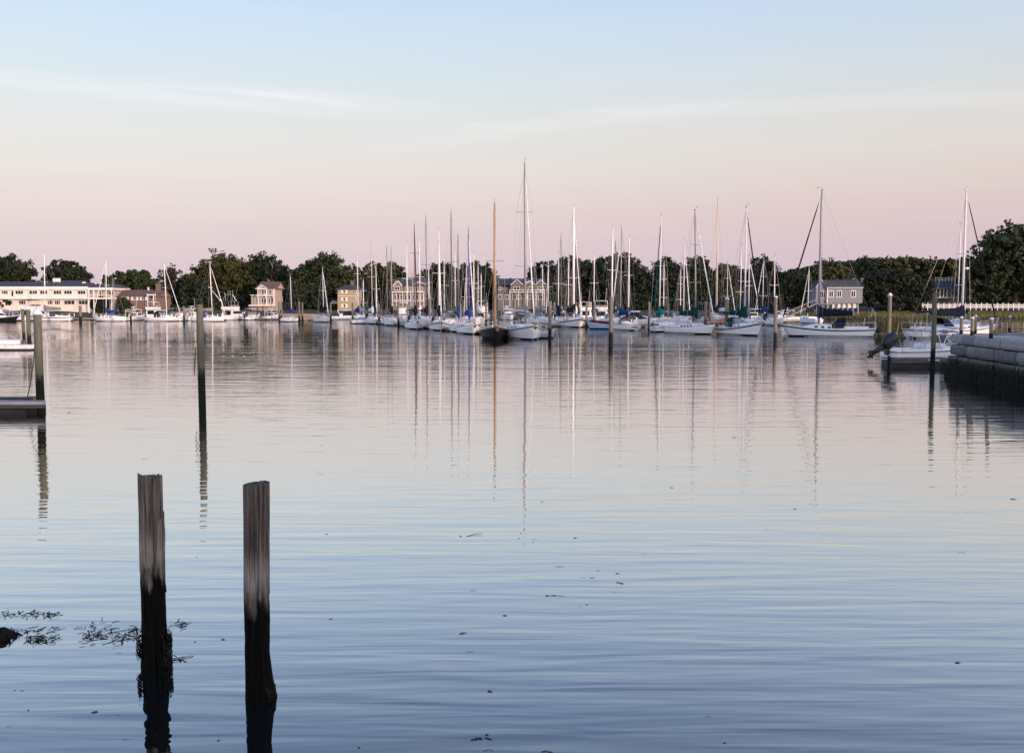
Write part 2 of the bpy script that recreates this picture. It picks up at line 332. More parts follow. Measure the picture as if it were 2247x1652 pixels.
T('oak_tree', 1188, 1320, 552, 264, 'wide dark tree right of the double-gabled shingled house', 'dark', .1, 1.2, 8, 18)
T('oak_tree', 1300, 1420, 549, 262, 'wide dark tree behind the white motor cruiser, its right side stepping down', 'dark', .1, 1.2, 8, 19)
T('maple_tree', 1196, 1250, 606, 248, 'yellowish-green low tree in front of the wide dark trees', 'olive', .06, 1, 5, 20)
T('oak_tree', 1430, 1500, 558, 262, 'dark tree right of the sky gap in the treeline', 'dark', .12, 1.1, 6, 21)
T('maple_tree', 1498, 1562, 559, 264, 'mid-green tree with a pale crest behind the green-covered sailboat', 'mid', .1, 1.1, 7, 22)
T('maple_tree', 1568, 1638, 569, 262, 'olive-tinted tree behind the sailboats with furled jibs', 'olive', .1, 1.1, 7, 23)
T('oak_tree', 1640, 1708, 558, 260, 'dark tree above the docked cabin cruisers', 'dark', .08, 1.1, 7, 24)
T('oak_tree', 1708, 1772, 589, 256, 'dark low tree behind the gangway', 'dark', .06, 1.1, 6, 25)
T('maple_tree', 1768, 1860, 566, 262, 'yellow-green tree rising behind the blue-grey stilt house', 'olive', .1, 1.2, 8, 26)
T('oak_tree', 1874, 1922, 562, 300, 'knobbly dark tree on the rise behind the blue-grey stilt house', 'dark', .1, 1.1, 6, 27)
T('bush_tree', 1892, 2026, 581, 241, 'huge dark rounded bush right beside the blue-grey stilt house', 'dark', .02, 1.5, 9, 28)
T('oak_tree', 2138, 2330, 478, 246, 'largest leafy tree of all, behind the white picket fence', 'mid', .12, 1.5, 9, 29, leafsize=.40)
T('oak_tree', 1640, 1720, 640, 246, 'round brownish shrub-like tree at the head of the gangway', 'brown', .04, 1, 5, 30)
T('shrub', 205, 240, 645, 236, 'dark clipped shrub in front of the two-storey building\'s balcony', 'dark', .02, 1.2, 4, 31, cat='shrub')
T('shrub', 2, 26, 644, 236, 'dark shrub near the left wing of the two-storey building', 'dark', .02, 1.2, 3, 32, cat='shrub')
T('shrub', 262, 286, 652, 234, 'small green shrub against the low brown building', 'mid', .02, 1.2, 3, 33, cat='shrub')
# unseen trees added on the right bank to shade boats and foreground from sun
for k, (bx, by, hgt) in enumerate([(66, 62, 15), (74, 50, 14), (58, 40, 13), (82, 74, 15), (92, 90, 16), (68, 28, 13), (100, 108, 16), (86, 44, 15), (98, 66, 16), (80, 16, 14), (108, 88, 16), (36, -12, 12), (52, -16, 14), (66, -28, 15), (50, 2, 13), (70, 2, 14), (34, -34, 12), (46, -50, 13), (33, -21, 11), (60, -44, 14)]):
    T('shade_tree', 0, 0, 0, by, 'added leafy tree on the right bank, out of view, casting shade', 'mid', .06, 1.0, 7, 50 + k, group='trees on the right bank', X=bx, w=15, ztop=hgt * .8 + 1, leafsize=.6)
# far woods: one mass
g = np.random.default_rng(5)
n = 5200; wx = g.uniform(-260, 300, n); wy = g.uniform(296, 330, n); base = np.array([gz(a, b) for a, b in zip(wx, wy)])
top = np.where(wx > 70, 6.8, 6.8) + 1.2 * np.sin(wx * .11) + .9 * np.sin(wx * .31 + 2)
cz = base + g.random(n) ** .6 * top
v, f = leaves(np.stack([wx, wy, cz], 1), g.uniform(1.2, 2.2, n), 12, .9, g)
o = link('woodland', np_mesh('woodland', v, f, LEAF['dark'])); tag(o, 'distant dark woodland closing the view behind the shore trees', 'woods', kind='stuff')
n = 2200; wx = g.uniform(118, 260, n); wy = g.uniform(400, 440, n); base = np.array([gz(a, b) for a, b in zip(wx, wy)])
cz = base + g.random(n) ** .5 * (9.3 + 1.3 * np.sin(wx * .09) + (wx - 150) * .05)
v, f = leaves(np.stack([wx, wy, cz], 1), g.uniform(1.3, 2.4, n), 12, .9, g)
o = link('hillside_woodland', np_mesh('hillside_woodland', v, f, LEAF['olive'])); tag(o, 'wooded hillside in the distance above the white fence', 'woods', kind='stuff')
n = 2600; wx = g.uniform(-130, 62, n); wy = g.uniform(243, 249, n); base = np.array([gz(a, b) for a, b in zip(wx, wy)])
cz = base + g.random(n) * (2.2 + .9 * np.sin(wx * .23) + .6 * np.sin(wx * .61 + 1))
v, f = leaves(np.stack([wx, wy, cz], 1), g.uniform(.6, 1.1, n), 14, .42, g)
o = link('undergrowth', np_mesh('undergrowth', v, f, LEAF['dark'])); tag(o, 'dark undergrowth along the far shore beneath the trees', 'bushes', kind='stuff')
# marsh grass
MARSH = leaf_mat('marsh_grass', (.17, .15, .055), (.085, .085, .035))
n = 16000; mx = g.uniform(58, 132, n); my = shore_y(mx) + g.uniform(.2, 11, n); mz = land_z(mx, my); h = g.uniform(.5, 1.15, n)
a = g.uniform(0, math.pi, n); dx = np.cos(a) * .09; dy = np.sin(a) * .09; lx = g.normal(0, .14, n); ly = g.normal(0, .14, n)
v = np.stack([np.stack([mx - dx, my - dy, mz - .05], 1), np.stack([mx + dx, my + dy, mz - .05], 1), np.stack([mx + lx + dx * .3, my + ly, mz + h], 1), np.stack([mx + lx - dx * .3, my + ly, mz + h], 1)], 1).reshape(-1, 3)
o = link('marsh_grass', np_mesh('marsh_grass', v, np.arange(n * 4).reshape(-1, 4), MARSH)); tag(o, 'tawny marsh grass along the far waterline', 'grass', kind='stuff')
# ------------------------------------------------------------------ buildings
WALLS = dict(cream=mat('motel_siding', (.72, .65, .58), .8, .06, .8), brown=mat('brown_shingle', (.19, .125, .095), .9, .15, 3, bump=.01), tan=mat('tan_clapboard', (.42, .34, .285), .85, .08, 1.5), russet=mat('russet_shingle', (.21, .165, .14), .9, .15, 3, bump=.01),
             beige=mat('beige_clapboard', (.36, .29, .19), .85, .06, 1.5), shingle=mat('grey_shingle', (.135, .13, .125), .9, .2, 4, bump=.01), bluegrey=mat('blue_grey_clapboard', (.185, .20, .225), .8, .06, 1.5),
             brick=mat('brick_red', (.16, .095, .075), .9, .2, 6), white=mat('white_trim', (.74, .73, .70), .6, .05, 1))
ROOF = dict(dark=mat('dark_shingle_roof', (.045, .046, .055), .9, .2, 3, bump=.02), brown=mat('brown_shingle_roof', (.14, .085, .065), .9, .2, 3, bump=.02), grey=mat('grey_shingle_roof', (.10, .085, .085), .9, .2, 3, bump=.02), red=mat('red_shingle_roof', (.16, .045, .03), .9, .2, 3, bump=.02))
TRIM = WALLS['white']
class House:
    """a building whose front stands at distance Y; front positions are read from the picture"""
    def __init__(s, name, label, x0, x1, ybase, Y, wall):
        s.Y = Y; a = A(x0, ybase, Y); b = A(x1, ybase, Y); s.cx = (a.x + b.x) / 2; s.z0 = a.z
        s.w = b.x - a.x; s.root = empty(name, (s.cx, Y, s.z0), 0, label, 'house' if name != 'motel' else 'building'); s.wall = wall
    def X(s, x): return A(x, 640, s.Y).x - s.cx
    def Z(s, y): return A(CX, y, s.Y).z - s.z0
    def block(s, x0, x1, y0, y1, d0, d1, m=None, name='wall', parent=None):
        X0, X1, Z0, Z1 = s.X(x0), s.X(x1), s.Z(y1), s.Z(y0)
        return MB().box(((X0 + X1) / 2, (d0 + d1) / 2, (Z0 + Z1) / 2), (X1 - X0, d1 - d0, Z1 - Z0)).build(name, m or s.wall, parent or s.root)
    def foundation(s, x0, x1, y, d0, d1, m, down=1.6):
        X0, X1, Z1 = s.X(x0), s.X(x1), s.Z(y)
        MB().box(((X0 + X1) / 2, (d0 + d1) / 2, Z1 - down / 2), (X1 - X0, d1 - d0, down)).build('foundation', m, s.root)
    def window(s, x0, x1, y0, y1, d=0.0, panes=2, frame=.09, m=None, shutters=None):
        X0, X1, Z0, Z1 = s.X(x0), s.X(x1), s.Z(y1), s.Z(y0); m = m or TRIM; f = MB(); t = frame
        for c, dd in (((X0 + t / 2, (Z0 + Z1) / 2), (t, Z1 - Z0)), ((X1 - t / 2, (Z0 + Z1) / 2), (t, Z1 - Z0)), (((X0 + X1) / 2, Z1 - t / 2), (X1 - X0 - 2 * t, t)), (((X0 + X1) / 2, Z0 + t / 2), (X1 - X0 - 2 * t, t))):
            f.box((c[0], d - .05, c[1]), (dd[0], .14, dd[1]))
        for k in range(1, panes):
            f.box((X0 + (X1 - X0) * k / panes, d - .045, (Z0 + Z1) / 2), (t * .7, .12, Z1 - Z0 - 2 * t))
        o = f.build('window', m, s.root)
        MB().box(((X0 + X1) / 2, d - .012, (Z0 + Z1) / 2), (X1 - X0 - t, .03, Z1 - Z0 - t)).build('pane', GLASS, o)
        if shutters:
            for q in (X0 - .28, X1 + .28): MB().box((q, d - .04, (Z0 + Z1) / 2), (.42, .09, Z1 - Z0)).build('shutter', shutters, s.root)
        return o
    def gable_roof(s, x0, x1, yridge, yeave, d0, d1, m, over=.35, hip=0.0, name='roof'):   # ridge along x
        X0, X1, Zr, Ze = s.X(x0) - over, s.X(x1) + over, s.Z(yridge), s.Z(yeave); dm = (d0 + d1) / 2; D0, D1 = d0 - over, d1 + over; t = .12
        h0, h1 = X0 + hip, X1 - hip; mb = MB()
        mb.quad((X0, D0, Ze), (X1, D0, Ze), (h1, dm, Zr), (h0, dm, Zr)); mb.quad((X1, D1, Ze), (X0, D1, Ze), (h0, dm, Zr), (h1, dm, Zr))
        if hip: mb.quad((X0, D1, Ze), (X0, D0, Ze), (h0, dm, Zr)); mb.quad((X1, D0, Ze), (X1, D1, Ze), (h1, dm, Zr))
        mb.quad((X0, D0, Ze - t), (X0, D1, Ze - t), (X1, D1, Ze - t), (X1, D0, Ze - t))
        for p, q in (((X0, D0), (X1, D0)), ((X1, D0), (X1, D1)), ((X1, D1), (X0, D1)), ((X0, D1), (X0, D0))): mb.quad((*p, Ze - t), (*q, Ze - t), (*q, Ze), (*p, Ze))
        r = mb.build(name, m, s.root)
        if not hip:
            g = MB()
            for X in (s.X(x0), s.X(x1)): g.quad((X, d0, Ze - .05), (X, d1, Ze - .05), (X, dm, Zr - .1))
            g.build('gable_wall', s.wall, s.root)
        return r
    def front_gable(s, x0, x1, ypeak, yeave, d0, d1, m, trim=True, over=.2, gm=None):      # ridge along y
        X0, X1, Zp, Ze = s.X(x0) - over, s.X(x1) + over, s.Z(ypeak), s.Z(yeave); xm = (X0 + X1) / 2; D0 = d0 - over
        mb = MB(); t = .12
        for sx, X in ((1, X0), (-1, X1)):
            a = [(X, D0, Ze), (xm, D0, Zp), (xm, d1, Zp), (X, d1, Ze)]; b_ = [(p[0], p[1], p[2] - t) for p in a]
            mb.quad(*a); mb.quad(*reversed(b_)); mb.quad(a[0], a[1], b_[1], b_[0])
        mb.build('gable_roof', m, s.root)
        MB().quad((s.X(x0), d0 - .01, Ze - .12), (s.X(x1), d0 - .01, Ze - .12), (xm, d0 - .01, Zp - .2)).build('gable_wall', gm or s.wall, s.root)
        if trim:
            tb = MB()
            for X in (X0, X1): tb.tube([(X, D0 - .03, Ze - .03), (xm, D0 - .03, Zp - .03)], .09, 4)
            tb.build('gable_trim', TRIM, s.root)
    def chimney(s, x0, x1, y0, y1, d, m=None): return s.block(x0, x1, y0, y1, d, d + 1.0, m or WALLS['brick'], 'chimney')
# --- long two-storey building on the left
h = House('motel', 'long cream two-storey building with dark roof and rows of picture windows', -60, 250, 690, 234, WALLS['cream'])
h.block(-60, 193, 636, 655, 0, 11); h.block(-60, 193, 656.5, 688, .9, 11); h.foundation(-60, 250, 688, -.4, 11, WALLS['brown'], 1.4)
h.block(193.3, 246, 638, 655, 1.3, 10, WALLS['tan']); h.block(193.3, 246, 656.5, 688, 1.5, 10, WALLS['tan'])
h.block(-62, 194, 629, 636, -.5, 11.3, TRIM, 'fascia'); h.block(194.3, 249, 630.5, 636.5, -.3, 10.3, TRIM, 'fascia')
h.block(-60, 195, 653, 656.3, -.6, 1.2, TRIM, 'balcony_edge'); h.block(195.3, 250, 653.5, 656.6, -.8, 1.4, TRIM, 'balcony_edge')
h.gable_roof(-62, 190, 617, 629, 0, 11, ROOF['dark'], hip=4.0); h.gable_roof(192, 249, 622, 630, 0, 10, ROOF['dark'], hip=1.5)
h.gable_roof(66, 170, 614.5, 624, 3, 8.5, ROOF['dark'], over=.05, hip=.8, name='raised_roof')
for x0, x1 in ((-38, -22), (-16, -2), (4, 18), (33.5, 52), (64.5, 82.5), (87.5, 105), (117.5, 135.5), (140.5, 158.5), (170.5, 188.5)): h.window(x0, x1, 637.5, 646, 0, 3)
for x0, x1 in ((-30, -12), (36, 52), (100, 112), (115, 128), (136, 160), (168, 189)): h.window(x0, x1, 659, 668.5, .9, 3)
h.window(24.5, 30.5, 637.5, 651.5, 0, 1)
h.window(197, 203, 638.5, 653, 1.3, 1); h.window(213, 218, 638.5, 653, 1.3, 1); h.window(234, 245, 638.5, 648, 1.3, 2)
for x in (196, 207, 246): h.block(x - .9, x + .9, 636.6, 688, -.5, -.3, TRIM, 'post')
for x in (200, 204, 236, 240, 244): h.block(x - .3, x + .3, 648, 653.4, -.6, -.55, TRIM, 'baluster')
h.block(197, 248, 647.2, 648, -.62, -.54, TRIM, 'railing')
sg = h.block(104, 120.5, 610, 618, 3.0, 3.2, TRIM, 'roof_panel'); 
for x in (106, 118): h.block(x - .4, x + .4, 618, 625, 3.05, 3.15, MGREY, 'panel_post')
h.block(167.5, 172, 618, 621, 3.4, 4.2, TRIM, 'roof_vent')
# low brown building
h = House('cottage', 'low brown shingled building with a chimney and shuttered windows by the docks', 264, 349, 672, 236, WALLS['brown'])
h.block(264, 349, 650, 684, 0, 8); h.gable_roof(263, 350, 635.5, 650, 0, 8, ROOF['brown']); h.chimney(333.5, 343, 622, 645, 2.5)
h.foundation(264, 349, 684, 0, 8, WALLS['brown'], 1.0)
for x in (274, 295, 314): h.window(x - 3, x + 4, 649.8, 659, 0, 2, shutters=TRIM)
h.window(330, 338, 650, 657, 0, 1); h.block(314, 316.5, 630, 637, 3, 3.4, TRIM, 'vent_pipe')
h.block(327, 342, 646, 648.5, -1.6, 0, TRIM, 'porch_roof')
for x in (328, 341): h.block(x - .6, x + .6, 648.5, 684, -1.5, -1.3, TRIM, 'post')
# narrow gabled house
h = House('narrow_house', 'narrow tan three-level house with front gable, balconies and reddish roof', 550, 607, 672, 238, WALLS['tan'])
h.block(568, 604, 633, 650, 0, 7, name='upper_wall'); h.block(567, 605, 650.3, 688, -.3, 7.2, name='lower_wall'); h.block(550, 567, 648, 688, .4, 6, name='wing_wall')
h.gable_roof(566, 607, 617.5, 633, 0, 8, ROOF['brown']); h.front_gable(565, 588, 625, 634, -.9, 3.5, ROOF['brown'], gm=WALLS['white'])
h.block(566, 604, 648.5, 650, -1.5, 0, TRIM, 'balcony_floor'); h.block(549, 605, 669, 671.5, -1.7, -.3, TRIM, 'porch_floor')
h.block(549, 568, 646.8, 648.2, -.2, 6.2, TRIM, 'wing_roof'); h.block(573, 585, 630.4, 632, -1.0, -.6, ROOF['dark'], 'gable_vent')
for x in (569, 587.5, 604): 
    h.block(x - .8, x + .8, 634.5, 648.4, -1.4, -1.2, TRIM, 'post'); h.block(x - .8, x + .8, 650.2, 669, -1.4, -1.2, TRIM, 'post')
for x in np.linspace(570, 586, 9): h.block(x - .2, x + .2, 644, 648.4, -1.42, -1.36, TRIM, 'baluster')
h.window(574, 579, 636, 647, -.02, 1); h.window(579.6, 584.4, 636, 647, -.02, 1); h.window(590, 597, 636, 645, -.02, 2)
h.window(574, 579, 655, 666, -.32, 1); h.window(580, 585, 655, 666, -.32, 1); h.window(589.5, 594, 654, 666, -.32, 1); h.window(595, 601, 654, 666, -.32, 1); h.window(554, 557.5, 654, 666, .38, 1); h.window(560, 565, 653, 666, .38, 2)
h.chimney(576, 579.5, 612, 620, 5)
for x in (550.5, 567, 586, 604): h.block(x - .7, x + .7, 671.6, 692, -1.6, -1.4, WALLS['brown'], 'stilt')
# beige house
h = House('beige_house', 'plain beige two-storey house with slate roof and a single column of windows', 740, 785, 676, 238, WALLS['beige'])
h.block(741, 783, 635, 652, 0, 8, name='upper_wall'); h.block(740.6, 783.4, 652.4, 690, -.06, 8.06, name='lower_wall'); h.block(740.3, 783.7, 649.6, 650.5, -.09, 8, TRIM, 'belt_course')
h.gable_roof(740, 784.5, 624, 635, 0, 8, ROOF['dark'], hip=1.6); h.chimney(764.5, 771, 615.5, 626, 3.4)
for y0, y1, d in ((636.5, 644, 0), (652.8, 661, -.06), (667, 675, -.06)): h.window(753, 758, y0, y1, d, 1, shutters=TRIM)
for y0, y1, d in ((636.5, 644, 0), (652.8, 661, -.06)): h.window(779, 782.5, y0, y1, d, 1)
h.block(722, 740, 660, 667, 3, 7, WALLS['tan'], 'shed_wall')
# arched-gable shingled house
h = House('shingled_house', 'brown shingled waterfront house with arched dormer and white porch columns', 862, 932, 676, 240, WALLS['russet'])
h.block(862, 884, 628, 640.5, -.6, 8, name='tower_wall'); h.block(862, 932, 641, 690, 0, 9, name='lower_wall'); h.block(884.3, 932, 626, 640.6, .6, 8.4, name='upper_wall')
h.gable_roof(862, 934, 608, 626, 0, 9, ROOF['dark'], hip=1.0)
arc = [(h.X(863.5 + 19 * k / 12), h.Z(628 - 10.5 * math.sin(math.pi * k / 12))) for k in range(13)]
mb = MB()
for k in range(12):
    (a0, z0), (a1, z1) = arc[k], arc[k + 1]; mb.quad((a0, -.6, z0), (a1, -.6, z1), (a1, 2.5, z1), (a0, 2.5, z0))
mb.quad(*[(a, -.6, z) for a, z in arc]); mb.build('arched_dormer', WALLS['russet'], h.root)
mb = MB(); mb.tube([(a, -.66, z) for a, z in arc], .12, 5, True); mb.build('arch_trim', TRIM, h.root)
h.window(867, 878, 629, 637, -.6, 2); h.front_gable(906, 934, 617, 626, .2, 5, ROOF['dark'])
for x in (893, 903, 914, 924): h.window(x - 3, x + 3, 629, 639.5, .6, 2)
for x in (867, 874, 881, 890, 898, 907, 916, 926): h.window(x - 2.8, x + 2.8, 647, 658, 0, 1)
for x in (863, 871, 885, 894, 903, 913, 922, 931): h.block(x - .6, x + .6, 641.2, 672, -1.6, -1.4, TRIM, 'porch_column')
h.block(862, 932, 640.2, 642, -1.8, -.02, TRIM, 'porch_beam'); h.block(862, 932, 660.5, 662, -1.8, -.02, TRIM, 'porch_beam')
# double-gabled shingled house
h = House('shingled_house', 'grey shingled house with two white-edged gables and an arched one between', 1092, 1196, 678, 240, WALLS['shingle'])
h.block(1120, 1195, 624, 642, 0, 8, name='upper_wall'); h.block(1092, 1120, 630, 642, .8, 8, name='upper_wall'); h.block(1092, 1196, 642.4, 690, -.1, 8.1, name='lower_wall')
h.gable_roof(1090, 1196, 610.5, 625, 0, 8, ROOF['dark'], hip=.6)
h.front_gable(1122, 1146, 613.5, 625, -.5, 4, ROOF['dark']); h.front_gable(1176, 1196, 614, 625, -.5, 4, ROOF['dark'])
arc = [(h.X(1150 + 24 * k / 12), h.Z(625 - 7.5 * math.sin(math.pi * k / 12))) for k in range(13)]
mb = MB()
for k in range(12):
    (a0, z0), (a1, z1) = arc[k], arc[k + 1]; mb.quad((a0, -.3, z0), (a1, -.3, z1), (a1, 3, z1), (a0, 3, z0))
mb.quad(*[(a, -.3, z) for a, z in arc]); mb.build('arched_dormer', WALLS['shingle'], h.root)
mb = MB(); mb.tube([(a, -.36, z) for a, z in arc], .12, 5, True); mb.build('arch_trim', TRIM, h.root)
for x0, x1 in ((1127, 1140), (1160, 1172), (1180, 1192)): h.window(x0, x1, 629, 637, 0, 2)
h.window(1094, 1102, 628.5, 636, .8, 2)
for x in (1097, 1112, 1129, 1139, 1152, 1163, 1174, 1186): h.window(x - 4.5, x + 4.5, 647.5, 657, -.1, 2)
h.block(1118, 1196, 641, 642.3, -1.6, -.02, TRIM, 'balcony_floor')
for x in np.linspace(1119, 1195, 9): h.block(x - .45, x + .45, 636.5, 641, -1.55, -1.45, TRIM, 'baluster'); 
h.block(1118, 1196, 635.8, 636.6, -1.58, -1.42, TRIM, 'railing')
for x in (1119, 1138, 1157, 1176, 1195): h.block(x - .6, x + .6, 642.4, 672, -1.5, -1.3, TRIM, 'porch_column')
# blue-grey stilt house
h = House('stilt_house', 'blue-grey clapboard house on stilts with white-framed windows beside the marsh', 1792, 1890, 666, 219, WALLS['bluegrey'])
X0, X1 = h.X(1815.5), h.X(1893); Ze, Zb, Zr = h.Z(631), h.Z(665.5), h.Z(613.5)
gx = h.X(1792); gd = 5.2
mb = MB(); mb.box(((X0 + X1) / 2, 3, (Ze + Zb) / 2), (X1 - X0, 6, Ze - Zb)); mb.build('wall', h.wall, h.root)
mb = MB(); mb.box(((gx + X0) / 2 - .01, 3.0, (Ze + Zb) / 2), (X0 - gx, 5.0, Ze - Zb)); mb.build('end_wall', h.wall, h.root)
mb = MB(); mb.quad((gx, .5, Ze), (X0, .5, Ze), (h.X(1802.5), .5, Zr - .1)); mb.build('gable_wall', h.wall, h.root)
mb = MB(); xr = h.X(1802.5); rt = .14
mb.quad((X0 - .2, -.35, Ze), (X1, -.35, Ze), (X1, 3, Zr), (xr, 3, Zr), (xr, .2, Zr)); mb.quad((xr, 3, Zr), (X1, 3, Zr), (X1, 6.4, Ze), (gx - .2, 6.4, Ze)); mb.quad((gx - .25, .2, Ze), (gx - .2, 6.4, Ze), (xr, 3, Zr), (xr, .2, Zr))
mb.quad((X0 - .2, -.35, Ze), (X0 - .2, -.35, Ze - rt), (X1, -.35, Ze - rt), (X1, -.35, Ze)); mb.build('roof', ROOF['dark'], h.root)
mb = MB(); mb.tube([(X0 - .2, -.4, Ze - .05), (X1, -.4, Ze - .05)], .08, 4); mb.tube([(X0 - .2, .1, Ze), (xr, .1, Zr)], .07, 4); mb.tube([(gx - .2, .1, Ze), (xr, .1, Zr)], .07, 4); mb.box((X0, -.04, (Ze + Zb) / 2), (.2, .16, Ze - Zb)); mb.build('corner_trim', TRIM, h.root)
for x0, x1 in ((1818, 1829), (1836, 1847), (1866.5, 1878)): h.window(x0, x1, 637.5, 653, 0, 2, .14)
h.window(1800, 1813, 639, 653.5, .5, 3, .1)
for k, x in enumerate(np.linspace(1795, 1886, 9)): h.block(x - .9, x + .9, 665.5, 690, .5, .75, MGREY, 'stilt')
for x0, x1 in ((1804, 1814), (1815.5, 1828), (1830, 1841), (1843, 1852), (1854, 1863), (1865, 1874), (1876.5, 1887)): h.block(x0, x1, 666.5, 676, .9, 1.0, WALLS['white'] if x0 > 1828 else WALLS['bluegrey'], 'skirting_panel')
# red roof and long white rooftop beyond
h = House('red_roofed_house', 'red roof and pale ridge of a house just showing above the stilt house', 1812, 1898, 640, 272, WALLS['white'])
h.block(1814, 1842, 612, 650, 0, 6, WALLS['brown']); h.gable_roof(1812, 1844, 607.5, 613, 0, 6, ROOF['red'], over=.2); h.block(1843, 1897, 610.5, 612.2, 1, 1.4, TRIM, 'ridge_rail'); h.block(1846, 1896, 612.3, 650, 1, 6, WALLS['bluegrey'], 'rear_wall')
# house at the right behind the fence
h = House('white_porch_house', 'low dark-roofed house with white porch columns behind the fence', 2040, 2118, 668, 252, WALLS['shingle'])
h.block(2042, 2116, 634, 672, 1.6, 8); h.gable_roof(2040, 2118, 614.5, 633, 0, 9, ROOF['dark']); h.block(2041, 2117, 632.6, 634.4, -.3, .2, TRIM, 'eave_trim')
for x in (2048, 2055, 2063, 2071, 2079, 2089, 2101): h.block(x - .9, x + .9, 634.5, 654, 0, .25, TRIM, 'porch_column')
for x0, x1 in ((2049, 2054), (2057, 2062), (2065, 2070), (2082, 2088), (2092, 2099)): h.window(x0, x1, 638, 650, 1.6, 1)
h.block(2042, 2117, 652.3, 654, -.1, .3, TRIM, 'porch_rail'); h.block(2066, 2126, 608, 609, 4, 4.1, TRIM, 'roof_deck_rail'); h.block(2066, 2126, 612.4, 613.4, 4, 4.1, TRIM, 'roof_deck_rail')
for x in np.linspace(2066.5, 2125.5, 9): h.block(x - .5, x + .5, 609, 622, 4, 4.1, TRIM, 'rail_post')
# street lamp, fence, bank, wire
def lamp_post(x, ytop, ybase, Y, label):
    p = A(x, ybase, Y); t = A(x, ytop, Y); r = empty('street_lamp', p, 0, label, 'lamp'); H = t.z - p.z
    MB().tube([(0, 0, -1), (0, 0, H)], [.11, .07], 7).build('pole', MGREY, r, True); MB().tube([(0, 0, H - .1), (.5, -.1, H + .1)], .05, 6).build('arm', MGREY, r, True); MB().box((.7, -.1, H + .08), (.55, .25, .14), taper=.7).build('lamp_head', TRIM, r)
lamp_post(250, 612, 692, 230, 'tall grey lamp post at the end of the two-storey building')
f = empty('picket_fence', (0, 0, 0), 0, 'low white picket fence along the far lawn in front of the largest tree', 'fence')
fx = [A(x, 672, 236) for x in np.linspace(2024, 2330, 27)]
FP = [(p.x, p.y, gz(p.x, p.y)) for p in fx]
zf = A(2100, 676.5, 236).z
pm = MB().box((0, 0, -.1), (.16, .16, 1.75)).box((0, 0, .84), (.22, .22, .08)); pme = None
for p in FP:
    if pme is None: o = pm.build('post', TRIM, f); pme = o.data
    else: o = link('post', pme, f)
    o.location = (p[0], p[1], zf + .45)
for z in (.18, .95):
    MB().box(((FP[0][0] + FP[-1][0]) / 2, 236.0, zf + z), (FP[-1][0] - FP[0][0], .06, .11)).build('rail', TRIM, f)
mb = MB()
for x in np.arange(FP[0][0], FP[-1][0], .17): mb.box((x, 235.93, zf + .52), (.085, .03, .96))
o = mb.build('pickets', TRIM, f); o['kind'] = 'stuff'
# low retaining wall
a, b = A(604, 689, 221), A(724, 690, 221)
SAND = mat('sandy_concrete', (.30, .22, .15), .9, .2, 1, bump=.03)
mb = MB(); mb.box(((a.x + b.x) / 2, 221.5, .5), (b.x - a.x, 1.0, 1.5)); mb.build('retaining_wall', SAND); tag(bpy.data.objects['retaining_wall'], 'low sandy retaining wall along the shore below the lawn', 'wall')
